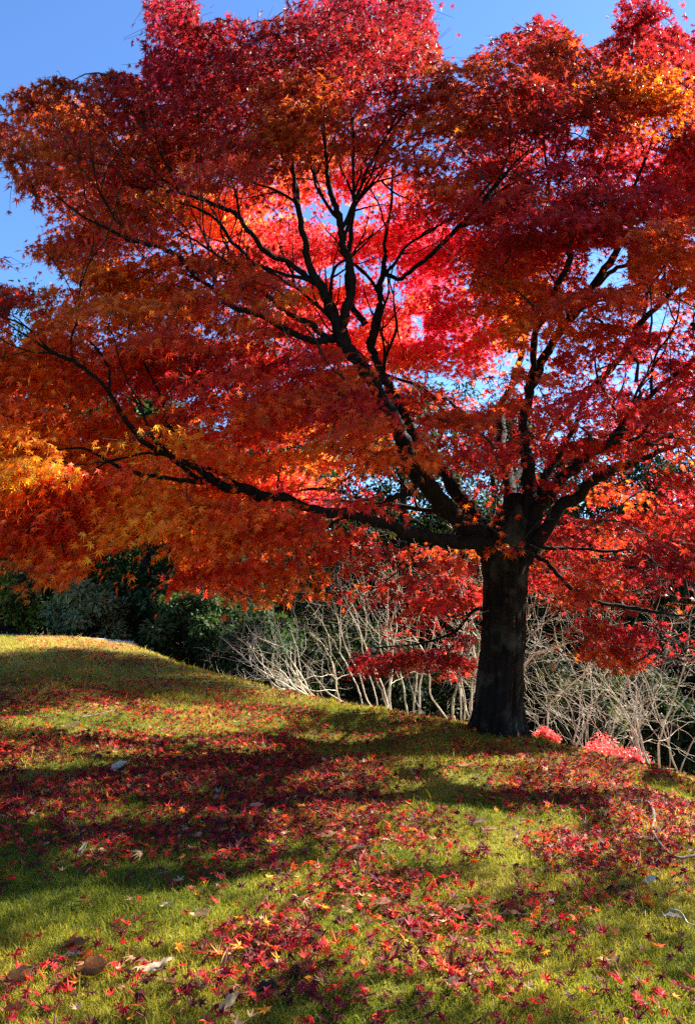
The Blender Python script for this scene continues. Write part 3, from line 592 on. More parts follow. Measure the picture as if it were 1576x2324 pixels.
# open sky gaps
keep &= ~(in_any(HOLES, lu, lv) & (rng.random(len(lu)) < .93))
wn = inside(WIN, lu, lv) & (LL == 0); keep &= ~(wn & (rng.random(len(lu)) < .85))
wn = (inside(WIN2, lu, lv) | inside(WIN3, lu, lv)) & (LL == 0); keep &= ~(wn & (rng.random(len(lu)) < .6))
outm = ~inside(OUT, lu, lv) & (lu > -140) & (lu < 1576) & (lv > -40); keep &= ~(outm & (rng.random(len(lu)) < np.where(lv < 400, .965, .85)))
# bare stretches of limb stay clear of leaves
for sp, strong in zip(visible_limb, STRONG):
    su, sv, sd = proj(sp[:, :3]); wpx = sp[:, 3] / sd * FD
    big = wpx > 2.5
    su, sv, sd, wpx = su[big], sv[big], sd[big], wpx[big]
    if not len(su): continue
    for a in range(0, len(lu), 20000):
        sl_ = slice(a, a + 20000)
        dd = np.hypot(lu[sl_, None] - su[None], lv[sl_, None] - sv[None]); k = dd.argmin(1); r_ = np.arange(len(k))
        near = (dd[r_, k] < wpx[k] * .7 + 7) & (ld[sl_] < sd[k] + .05)
        patchy = vnoise(su[k], sv[k], 31, 1 / 70.) > (-.45 if strong else -.05)
        keep[sl_] &= ~(near & patchy & (rng.random(len(k)) < .85))
# shafts of sun reaching single sprays
for (u, v, y, rr) in [(55, 1068, 4.8, .34), (1475, 215, 6.35, .5), (385, 70, 6.8, .6), (560, 640, 9.4, .8), (840, 640, 9.6, .9), (980, 800, 9.6, .8), (700, 520, 9.5, .8), (640, 720, 9.4, .7), (930, 500, 9.6, .8), (1080, 840, 9.6, .7), (800, 420, 9.4, .7), (760, 1090, 8.9, .7), (660, 1080, 8.9, .6), (600, 1180, 6.6, .5)]:
    c = P(u, v, y); q = LPos - c; t = q @ SUN_DIR; dd = np.linalg.norm(q - t[:, None] * SUN_DIR, axis=1)
    keep &= ~((t > rr * 1.0) & (dd < rr * (1 + .3 * vnoise(LPos[:, 0], LPos[:, 2], 44, 3.))) & (rng.random(len(lu)) < .93))
# the upper trunk shows below the fork
keep &= ~((lu > 1085) & (lu < 1212) & (lv > 1262) & (lv < 1400) & (ld < 7.6) & (rng.random(len(lu)) < .93))
# sun gaps in the canopy
rng_t = np.random.default_rng(77)
sf = sun_foot(LPos); pu, pv, _ = proj(np.column_stack([sf[:, :2], ground(sf[:, 0], sf[:, 1])]))
onlawn = (pv > 1440) & (pv < 2500) & (pu > -250) & (pu < 1850)
strk = vnoise(sf[:, 0] * .8, sf[:, 1] * 2.6, 45) + .5 * vnoise(sf[:, 0] * 2, sf[:, 1] * 5, 46)
keep &= ~(onlawn & (LL >= 1) & (rng_t.random(len(lu)) < np.where(LL == 2, .2, .44)))
keep &= ~(onlawn & (strk > .52) & (rng_t.random(len(lu)) < .9))
for (a, b, ra, rb, pr) in SUNPATCH:
    rr = np.hypot((pu - a) / ra, (pv - b) / rb) + .22 * vnoise(sf[:, 0], sf[:, 1], 41, 2.2)
    keep &= ~((rr < 1) & (sf[:, 1] > 0.5) & (rng.random(len(lu)) < pr))
LPos, LX, LN, LS, LC = LPos[keep], LX[keep], LN[keep], LS[keep], LC[keep]
V, F, m = place_leaves(T7, LPos, LX, LN, LS)
print('maple leaves', len(LPos))
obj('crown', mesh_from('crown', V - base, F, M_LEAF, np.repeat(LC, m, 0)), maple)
obj('twig', tw.mesh('twig', M_TWIG), maple)
obj('twig', ft.mesh('twig', M_TWIG, False), maple)
#@@PART2
# ------------------------------------------------------------------ woodland behind: evergreens and bushes
def oval_leaf(seed=0):
    V = np.array([(0, 0, 0), (.3, .2, .03), (.3, -.2, .03), (.68, .17, -.02), (.68, -.17, -.02), (1, 0, -.12)], float)
    F = np.array([(0, 2, 1), (1, 2, 4), (1, 4, 3), (3, 4, 5)]); return V, F
TO = [oval_leaf()]
def leaf_cloud(cs, rs, per, size, cols, droop=.6, shell=.55):
    """clumps cs (n,3) with radii rs (n,3): leaves through each clump, denser outside"""
    P_, X_, N_, S_, C_ = [], [], [], [], []
    for c, r, col in zip(cs, rs, cols):
        n = int(per * rng.uniform(.7, 1.3)); d = rng.normal(size=(n, 3)); d /= np.linalg.norm(d, axis=1, keepdims=True)
        q = d * (rng.random((n, 1)) ** (1 - shell))
        P_.append(c + q * r); X_.append(d + rng.normal(0, .5, (n, 3)) + np.array([0, 0, -droop])); N_.append(np.array([0, 0, .8]) + d * .6 + rng.normal(0, .5, (n, 3)))
        S_.append(size * rng.uniform(.7, 1.35, n)); C_.append(col * (1 + rng.normal(0, .2, (n, 1))).clip(.4, 1.7))
    P_, X_, N_, S_, C_ = np.vstack(P_), np.vstack(X_), np.vstack(N_), np.concatenate(S_), np.vstack(C_)
    V, F, m = place_leaves(TO, P_, X_, N_, S_); return V, F, np.repeat(C_, m, 0)
def evergreen(name, label, cat, u, v_top, y, width, tone, group=None, conifer=False, zb=None, clumps=70, per=150, leaf=.15, low=.06):
    x = P(u, 1400, y)[0]; zg = float(ground(x, y)) if zb is None else zb
    H = P(u, v_top, y)[2] - zg; b = np.array([x, y, zg]); t = thing(name, label, cat, b, group)
    lean = rng.normal(0, .03, 2) * H
    tp_ = smooth_path([(0, 0, -.2, .02 * H + .06), (lean[0] * .4, lean[1] * .4, H * .45, .013 * H + .04), (lean[0], lean[1], H * .92, .02)], 8)
    a = Acc(); V, F = tube(tp_[:, :3], tp_[:, 3], 9, .05); a.add(V, F)
    cs, rs, cols = [], [], []
    for q in range(clumps):
        f = rng.random() ** (.75 if not conifer else 1.1)
        z = H * (low + (.98 - low) * f)
        prof = (1 - f) ** .8 + .08 if conifer else math.sin(math.pi * (.16 + .80 * f)) ** .7
        an = rng.uniform(0, 2 * math.pi); rr = width / 2 * prof * rng.uniform(.35, 1.0)
        c = np.array([rr * math.cos(an), rr * math.sin(an), z]); cs.append(c)
        k = rng.uniform(.45, .95) * min(1, width / 4); rs.append(np.array([k, k, k * rng.uniform(.5, .8)]))
        cols.append(np.array(tone) * rng.uniform(.6, 1.5) * np.array([rng.uniform(.85, 1.3), 1, rng.uniform(.8, 1.2)]))
        if q % 3 == 0:
            z0 = max(.1, z - rr * .7); f0 = min(z0 / (H * .92), 1) 
            V, F = tube(smooth_path([(lean[0] * f0, lean[1] * f0, z0, .03), (c[0] * .5, c[1] * .5, z - rr * .15, .02), (c[0], c[1], z, .008)], 4)[:, :3], np.linspace(.035, .008, 9), 5); a.add(V, F)
    obj('trunk', a.mesh('trunk', M_DARKW), t)
    V, F, cc = leaf_cloud(np.array(cs), np.array(rs), per, leaf, cols)
    obj('crown', mesh_from('crown', V, F, M_EVER, cc), t); return t
G1, G2, G3 = (.026, .050, .018), (.038, .058, .020), (.05, .052, .028)
GRP = 'dark evergreens behind the lawn'
ev = [(-330, 700, 23, 5, G1, 0), (-120, 760, 21.5, 4.5, G2, 1), (40, 655, 24, 5, G1, 1), (170, 860, 21, 4.2, G1, 0), (330, 880, 20, 4.2, G2, 0), (360, 720, 26, 5, G1, 1), (470, 1000, 19, 3.6, G1, 0),
      (590, 735, 26, 5, G2, 1), (640, 930, 21, 4.5, G2, 0), (780, 830, 27, 5, G1, 0), (930, 870, 25, 5, G2, 0), (1050, 815, 28, 5, G1, 1), (1160, 900, 24, 4.6, G1, 0),
      (1310, 1010, 25, 5, G2, 0), (1460, 985, 24, 5, G1, 0), (1590, 950, 25, 5, G1, 0), (1780, 980, 24, 5, G2, 0)]
TXT = {0: 'tall dark evergreen beyond the shaded left end of the rise', 1: 'slim dark conifer rising above the left end of the kerb', 2: 'tall dark conifer showing against the sky at the left edge',
       3: 'dark leafy evergreen over the olive bush', 4: 'dark blue-green evergreen hung with drooping leaves behind the crest', 5: 'dark conifer standing behind the drooping blue-green evergreen', 6: 'dark creeper-hung evergreen where the rise drops away',
       7: 'conifer tip showing under the long left limb of the maple', 8: 'dark evergreen behind the bare shrub arching leftwards', 9: 'dark evergreen behind the forked main limb of the maple', 10: 'dark evergreen seen through the bright red gap left of the trunk',
       11: 'dark conifer seen through the glowing gap over the trunk', 12: 'dark evergreen straight behind the maple trunk', 13: 'dark evergreen behind the thicket just right of the trunk', 14: 'dark evergreen behind the low red boughs at the right', 15: 'dark evergreen behind the pale stems at the right edge', 16: 'dark evergreen past the right edge behind the pale shrubs'}
for q, (u, vt, y, wd, tone, con) in enumerate(ev):
    evergreen('conifer_tree' if con else 'evergreen_tree', TXT[q], 'tree', u, vt, y, wd, tone, GRP, bool(con), clumps=95 if not con else 80, per=150, leaf=.16 if not con else .13)
for q, (u, vt, wd, lab) in enumerate([(-260, 1080, 7, 'broad low evergreen far beyond the left end of the kerb'), (60, 1120, 6.5, 'broad low evergreen far behind the yellowing bush'), (250, 1110, 6.5, 'broad low evergreen far behind the olive bush'), (440, 1130, 6.5, 'broad low evergreen far behind the drooping bush'), (640, 1150, 6.5, 'broad low evergreen far behind the trailing bush'),
        (850, 1150, 6.5, 'broad low evergreen far behind the white stems'), (1050, 1140, 6.5, 'broad low evergreen far behind the forked maple trunk'), (1260, 1160, 6.5, 'broad low evergreen far behind the twiggy thicket'), (1470, 1150, 6.5, 'broad low evergreen far behind the low red boughs'), (1690, 1150, 7, 'broad low evergreen far off past the right edge')]):
    evergreen('evergreen_tree', lab, 'tree', u, vt, 27.5 + (q % 3), wd + 1, G1, GRP, False, clumps=150, per=130, leaf=.22)
gx_, gy_ = 12.5, 20.0  # unseen tree, added and its crown shaped to throw shade on the rise
uu_, vv_, _ = proj(np.array([gx_, gy_, 14.9]))
evergreen('evergreen_tree', 'tall evergreen added out of view on the sunny side to shade the rise', 'tree', float(uu_), float(vv_), gy_, 5.6, G1, GRP, False, clumps=80, per=230, leaf=.16, low=.87)
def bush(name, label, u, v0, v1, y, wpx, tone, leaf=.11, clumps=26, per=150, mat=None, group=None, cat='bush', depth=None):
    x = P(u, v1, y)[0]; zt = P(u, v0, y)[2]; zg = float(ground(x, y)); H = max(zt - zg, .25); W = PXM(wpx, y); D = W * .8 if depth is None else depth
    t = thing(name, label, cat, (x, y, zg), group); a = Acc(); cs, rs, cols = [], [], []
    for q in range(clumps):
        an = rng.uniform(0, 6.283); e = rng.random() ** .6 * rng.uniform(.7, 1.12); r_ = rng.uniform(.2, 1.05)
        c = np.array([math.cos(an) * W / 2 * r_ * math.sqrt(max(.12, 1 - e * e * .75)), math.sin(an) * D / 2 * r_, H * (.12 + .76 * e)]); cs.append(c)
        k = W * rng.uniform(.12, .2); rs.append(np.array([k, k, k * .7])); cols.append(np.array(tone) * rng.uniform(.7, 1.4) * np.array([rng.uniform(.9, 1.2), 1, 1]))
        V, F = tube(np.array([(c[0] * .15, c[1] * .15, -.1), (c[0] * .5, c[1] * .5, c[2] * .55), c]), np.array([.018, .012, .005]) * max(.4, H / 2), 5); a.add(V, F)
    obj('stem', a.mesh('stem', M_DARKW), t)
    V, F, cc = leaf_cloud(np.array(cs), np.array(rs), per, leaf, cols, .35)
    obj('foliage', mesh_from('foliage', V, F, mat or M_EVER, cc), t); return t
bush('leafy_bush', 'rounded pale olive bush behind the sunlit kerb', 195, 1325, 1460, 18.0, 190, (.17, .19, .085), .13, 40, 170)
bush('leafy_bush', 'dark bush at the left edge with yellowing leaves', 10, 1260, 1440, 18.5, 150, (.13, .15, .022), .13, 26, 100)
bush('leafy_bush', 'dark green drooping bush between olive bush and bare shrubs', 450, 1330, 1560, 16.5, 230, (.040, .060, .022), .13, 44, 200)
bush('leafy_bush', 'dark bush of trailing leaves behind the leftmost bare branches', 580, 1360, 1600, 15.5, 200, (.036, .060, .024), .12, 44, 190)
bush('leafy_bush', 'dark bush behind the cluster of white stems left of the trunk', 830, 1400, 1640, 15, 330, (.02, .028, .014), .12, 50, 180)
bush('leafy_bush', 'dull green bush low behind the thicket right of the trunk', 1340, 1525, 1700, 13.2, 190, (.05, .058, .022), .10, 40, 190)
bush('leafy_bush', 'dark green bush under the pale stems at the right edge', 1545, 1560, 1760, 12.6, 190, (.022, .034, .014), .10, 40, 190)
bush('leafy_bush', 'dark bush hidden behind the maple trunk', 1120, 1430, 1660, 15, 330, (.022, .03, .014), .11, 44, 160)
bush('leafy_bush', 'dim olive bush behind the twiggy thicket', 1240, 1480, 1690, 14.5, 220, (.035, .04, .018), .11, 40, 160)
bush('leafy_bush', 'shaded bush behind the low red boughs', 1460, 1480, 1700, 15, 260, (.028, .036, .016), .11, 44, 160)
RED = (.62, .10, .085)
for u, v0, v1, y, wp, lab in [(1228, 1652, 1690, 9.0, 84, 'small sunlit red shrub tucked against the foot of the trunk'), (1384, 1690, 1722, 9.0, 170, 'broad low sunlit red shrub on the drop beyond the crest'), (1432, 1718, 1738, 8.3, 44, 'tiny pink-red shrub just below the broad red one')]:
    bush('red_shrub', lab, u, v0, v1, y, wp, RED, .035, 34 if wp > 60 else 16, 260 if wp > 100 else 120, M_AZAL, 'low red shrubs beyond the crest', 'shrub')

# ------------------------------------------------------------------ bare pale shrubs with many stems
def grow(acc_, p, d, r, L_, depth, spread, up):
    n = max(4, int(L_ / .09)); pts = [p]; q = p.copy(); dd = d / np.linalg.norm(d)
    for k in range(n):
        dd = dd + rng.normal(0, .13 + .05 * depth, 3) + np.array([0, 0, up * (.03 if depth == 0 else .01)]); dd /= np.linalg.norm(dd)
        q = q + dd * L_ / n; pts.append(q.copy())
    pts = np.array(pts); rad = np.linspace(r, max(r * .22, .0010), len(pts))
    V, F = tube(pts, rad, 7 if depth == 0 else (5 if depth == 1 else 3)); acc_.add(V, F)
    if depth >= 3: return
    nb = (rng.integers(3, 5), rng.integers(2, 4), rng.integers(2, 4))[depth]
    for k in range(nb):
        f = rng.uniform(.28 if depth == 0 else .12, 1.0); i_ = int(f * (len(pts) - 1)); base_d = pts[min(i_ + 1, len(pts) - 1)] - pts[max(i_ - 1, 0)]; base_d /= np.linalg.norm(base_d)
        side = rng.normal(size=3); side -= side.dot(base_d) * base_d; side /= np.linalg.norm(side)
        nd = base_d * math.cos(spread) + side * math.sin(spread * rng.uniform(.7, 1.3))
        grow(acc_, pts[i_], nd, max(rad[i_] * rng.uniform(.38, .55), .0018), L_ * rng.uniform(.40, .72) * (1.15 - .45 * f), depth + 1, spread, up)
def bare_shrub(label, u, v, y, stems, H, r, splay, bias=(0, 0), up=1.0, spread=.75):
    x = P(u, v, y)[0]; zg = float(ground(x, y)); t = thing('bare_shrub', label, 'shrub', (x, y, zg), 'bare pale shrubs beyond the crest')
    for k in range(stems):
        an = rng.uniform(0, 6.283); s = splay * rng.uniform(.25, 1); a = Acc()
        d = np.array([math.cos(an) * s + bias[0], math.sin(an) * s * .7 + bias[1], 1.0])
        p0 = np.array([math.cos(an) * .10, math.sin(an) * .10, -.08])
        grow(a, p0, d, r * rng.uniform(.35, .85), H * rng.uniform(.75, 1.1), 0, spread, up)
        obj('stem', a.mesh('stem', M_PALE), t)
for args in [
    ('bare shrub with white stems fanning out well left of the trunk', 935, 1640, 10.4, 7, 2.7, .024, .45, (-.18, 0)),
    ('bare shrub with upright white stems close beside the left of the trunk', 1045, 1668, 9.4, 7, 2.8, .022, .22, (-.03, 0)),
    ('bare shrub with thick grey stems half behind the trunk', 1075, 1670, 10.3, 5, 3.2, .028, .3, (0, 0)),
    ('bare shrub arching its twigs leftwards low over the crest', 775, 1622, 10.9, 8, 2.2, .022, .5, (-.7, 0), .5),
    ('bare shrub leaning up under the drooping orange boughs', 850, 1640, 12.0, 4, 3.3, .024, .5, (-.25, 0)),
    ('fine twiggy bare shrub with low sprays at the far left of the row', 700, 1610, 12.6, 7, 1.8, .018, .6, (-.7, 0), .3),
    ('tangled bare shrub with leaning limbs just right of the trunk', 1215, 1690, 10.2, 5, 2.9, .022, .65, (.2, 0), .8, .85),
    ('dense twiggy bare shrub behind the small red shrub', 1285, 1705, 10.8, 8, 1.9, .010, .45, (0, 0), 1, .6),
    ('bare shrub with slim stems behind the broad red shrub', 1375, 1715, 10.6, 5, 2.8, .016, .4, (-.1, 0)),
    ('bare shrub with tall white stems right of the broad red shrub', 1470, 1752, 8.8, 5, 2.6, .018, .25, (-.12, 0)),
    ('bare shrub with forking white stem by the right edge', 1518, 1775, 8.5, 3, 2.5, .016, .3, (.1, 0)),
    ('bare shrub at the right edge with stems leaning out of the picture', 1590, 1800, 8.8, 4, 2.6, .018, .45, (.1, 0)),
    ('tall bare shrub behind the fork of the maple', 1150, 1660, 12.0, 5, 4.6, .022, .35, (-.05, 0)),
    ('tall bare shrub behind the low red boughs', 1440, 1720, 12.0, 4, 4.2, .018, .4, (0, 0)),
]: bare_shrub(*args)

# ------------------------------------------------------------------ turf
def scatter(n, ylo, yhi, powr=1.0):
    y = ylo + (yhi - ylo) * rng.random(n) ** powr; half = y * .50 + .35
    x = rng.uniform(-1, 1, n) * half - 0.02 * y; return x, y
def blades(n, ylo, yhi, hmin, hmax, wd, powr):
    x, y = scatter(n, ylo, yhi, powr); yc = np.interp(x, _gx, _gyc); m = y < yc + .9; x, y = x[m], y[m]; n = len(x)
    z = ground(x, y); h = rng.uniform(hmin, hmax, n) * (1 + .3 * vnoise(x, y, 51, 1.1) + .55 * np.clip(vnoise(x, y, 54, 6.), 0, 1)) * np.where(rng.random(n) < .03, rng.uniform(1.5, 2.6, n), 1); an = rng.uniform(0, 6.283, n)
    ln = rng.normal(0, .55, (n, 2)) * h[:, None]; w_ = wd * rng.uniform(.7, 1.3, n)
    dx, dy = np.cos(an) * w_, np.sin(an) * w_
    b0 = np.stack([x - dx, y - dy, z - .004], -1); b1 = np.stack([x + dx, y + dy, z - .004], -1)
    m0 = np.stack([x - dx * .8 + ln[:, 0] * .35, y - dy * .8 + ln[:, 1] * .35, z + h * .6], -1); m1 = np.stack([x + dx * .8 + ln[:, 0] * .35, y + dy * .8 + ln[:, 1] * .35, z + h * .6], -1)
    tpp = np.stack([x + ln[:, 0], y + ln[:, 1], z + h], -1)
    V = np.stack([b0, b1, m1, m0, tpp], 1).reshape(-1, 3); k = (np.arange(n) * 5)[:, None]
    F4 = k + np.array([[0, 1, 2, 3]]); F3 = k + np.array([[3, 2, 4]])
    q = np.clip(.55 + .42 * vnoise(x, y, 52, .8) + .34 * vnoise(x, y, 53, 3.) + rng.normal(0, .22, n) + .35 * np.clip((y - 9) / 4, 0, 1), 0, 1.2)[:, None]
    ks = [0, .4, .8, 1.2]; cs = np.array([(.095, .140, .013), (.19, .205, .014), (.34, .285, .024), (.54, .41, .10)])
    col = np.stack([np.interp(q[:, 0], ks, cs[:, c]) for c in range(3)], -1)
    return V, F4, F3, np.repeat(col, 5, 0)
BV, B4, B3, BC, off = [], [], [], [], 0
for args in [(230000, 2.0, 5.2, .012, .030, .0015, 1.15), (160000, 4.8, 9.5, .013, .034, .0022, 1.0), (80000, 9.0, 16.5, .02, .06, .0034, 1.0)]:
    V, F4, F3, c = blades(*args); BV.append(V); B4.append(F4 + off); B3.append(F3 + off); BC.append(c); off += len(V)
tag(obj('grass', mesh_from('grass', np.vstack(BV), [np.vstack(B4), np.vstack(B3)], M_GRASS, np.vstack(BC))), 'short mossy turf with straw coloured blades on the rise', 'grass', kind='stuff')

# ------------------------------------------------------------------ fallen leaves
DENS = [(230, 1790, 360, 95, 1.25), (480, 1790, 320, 75, 1.15), (100, 1720, 260, 50, .9), (640, 1720, 260, 50, .8), (700, 1880, 260, 60, .75), (900, 1900, 240, 60, .6), (1300, 1780, 260, 60, .9), (1500, 1850, 160, 80, .9), (1250, 1940, 260, 50, .75), (420, 1600, 420, 55, .8), (850, 1680, 300, 35, .8),
        (600, 2160, 130, 60, .65), (560, 1970, 160, 60, .45), (160, 1930, 160, 60, .3), (950, 2130, 160, 60, .45), (1080, 2230, 160, 60, .4), (200, 2240, 220, 60, .35), (560, 2250, 300, 50, .3), (1300, 2060, 260, 70, .3), (1400, 2270, 180, 50, .3), (850, 2000, 200, 60, .4), (180, 1480, 260, 40, .45)]
def leaf_density(x, y, z):
    u, v, d = proj(np.stack([x, y, z], -1)); r_ = np.full(len(x), .11)
    for a, b, ra, rb, amt in DENS: r_ = np.maximum(r_, amt * np.exp(-.7 * (((u - a) / ra) ** 2 + ((v - b) / rb) ** 2)))
    r_ = r_ * np.where(v < 1662, .85, 1) * (1 - .85 * np.exp(-((u - 1010) / 230) ** 2 - ((v - 1676) / 34) ** 2)) * (1 - .5 * np.exp(-((u - 330) / 330) ** 2 - ((v - 1642) / 26) ** 2))
    return r_ * (.95 + .95 * vnoise(x, y, 61, 1.5) + .6 * vnoise(x, y, 62, 4.5)).clip(.08, 2.2), u, v
FC = np.array([(.085, .011, .016), (.16, .012, .019), (.35, .013, .022), (.58, .026, .018), (.66, .10, .014), (.72, .28, .02), (.50, .30, .16), (.24, .10, .045)])
FN = ['dark wine', 'maroon', 'crimson', 'bright red', 'orange', 'golden yellow', 'pale tan', 'brown']
FP = np.array([.25, .25, .22, .10, .05, .025, .04, .065]); FP /= FP.sum()
x, y = scatter(115000, 2.1, 15.5, .9); z = ground(x, y); de, lu, lv = leaf_density(x, y, z); m = (rng.random(len(x)) < de * np.where(y > 9, .8, 1.05)) & (y < np.interp(x, _gx, _gyc) + .4)
x, y, z = x[m], y[m], z[m]; n = len(x); print('fallen leaves', n)
kind = rng.choice(8, n, p=FP); size = rng.uniform(.026, .046, n); size[kind >= 6] *= rng.uniform(.7, 1.1, (kind >= 6).sum())
far = (y > 12.6) & (rng.random(n) < .75); kind[far] = rng.choice([6, 7, 4, 5], far.sum(), p=[.5, .3, .12, .08])
tilt = np.abs(rng.normal(.25, .38, n)); up = np.stack([rng.normal(0, 1, n), rng.normal(0, 1, n), np.zeros(n)], -1); up /= np.linalg.norm(up, axis=1, keepdims=True)
nrm = np.array([0, 0, 1.0]) + up * np.tan(tilt.clip(0, .95))[:, None]
an = rng.uniform(0, 6.283, n); xd = np.stack([np.cos(an), np.sin(an), rng.normal(0, .25, n)], -1)
lift = z + .018 + size * np.sin(tilt) * .55 + rng.uniform(0, .015, n); pos = np.stack([x, y, lift], -1)
TF = [palmate(7, c, f, .09, 50 + s) for s, (c, f) in enumerate([(.3, .3), (-.4, -.3), (.6, .2), (.2, .5), (-.5, .1), (.5, -.4), (-.3, .4), (.7, .4)])]
order = np.argsort(-size / np.hypot(x, y) * (1 + .3 * rng.random(n))); fu, fv, _ = proj(pos)
vis = [q for q in order if -5 < fu[q] < 1576 and 1500 < fv[q] < 2330]
single = np.array(vis[:300]); rest = np.setdiff1d(np.arange(n), single)
V, F, mm = place_leaves(TF, pos[rest], xd[rest], nrm[rest], size[rest])
lc = FC[kind[rest]] * (1 + rng.normal(0, .18, (len(rest), 1))).clip(.5, 1.6)
tag(obj('leaf_litter', mesh_from('leaf_litter', V, F, M_FALL, np.repeat(lc, mm, 0))), 'dense scatter of small red maple leaves over the lawn', 'fallen leaves', kind='stuff')

# large oval leaves, each its own thing
def big_leaf(L_, W_, curl, roll, twist, wav, nu=11, nv=7):
    t_ = np.linspace(0, 1, nu)[:, None]; s_ = np.linspace(-1, 1, nv)[None, :]
    wv = W_ / 2 * np.sin(math.pi * t_ ** .8) ** .75 * (1 - .15 * t_) + .001
    X = (t_ - .5) * L_ * np.ones_like(s_); Y = wv * s_
    Z = curl * L_ * (2 * t_ - 1) ** 2 * .5 + roll * W_ * (s_ ** 2) * np.sin(math.pi * t_) + wav * L_ * .06 * np.sin(t_ * 17 + 2.2 * np.abs(s_)) * np.abs(s_) - .012 * L_ * (1 - np.abs(s_)) ** 4
    Y = Y * (1 - .45 * abs(roll) * np.sin(math.pi * t_)); a_ = twist * (t_ - .5); Y, Z = Y * np.cos(a_) - Z * np.sin(a_), Y * np.sin(a_) + Z * np.cos(a_)
    V = np.stack([X, Y, Z], -1).reshape(-1, 3); i_ = np.arange(nu - 1)[:, None]; j_ = np.arange(nv - 1)[None, :]
    F = np.stack([i_ * nv + j_, i_ * nv + j_ + 1, (i_ + 1) * nv + j_ + 1, (i_ + 1) * nv + j_], -1).reshape(-1, 4)
    st, sf = tube(np.array([(-.5 * L_, 0, V[:nv, 2].mean()), (-.58 * L_, 0, V[:nv, 2].mean() + .01), (-.66 * L_, .01, V[:nv, 2].mean() + .004)]), np.array([.0016, .0014, .0012]), 5)
    return np.vstack([V, st]), np.vstack([F, sf + len(V)])
TAN, BRN, GRY, CRM, ORG, PGR, DRK = (.40, .22, .10), (.27, .125, .05), (.40, .30, .20), (.52, .37, .19), (.50, .17, .03), (.42, .46, .22), (.04, .028, .022)
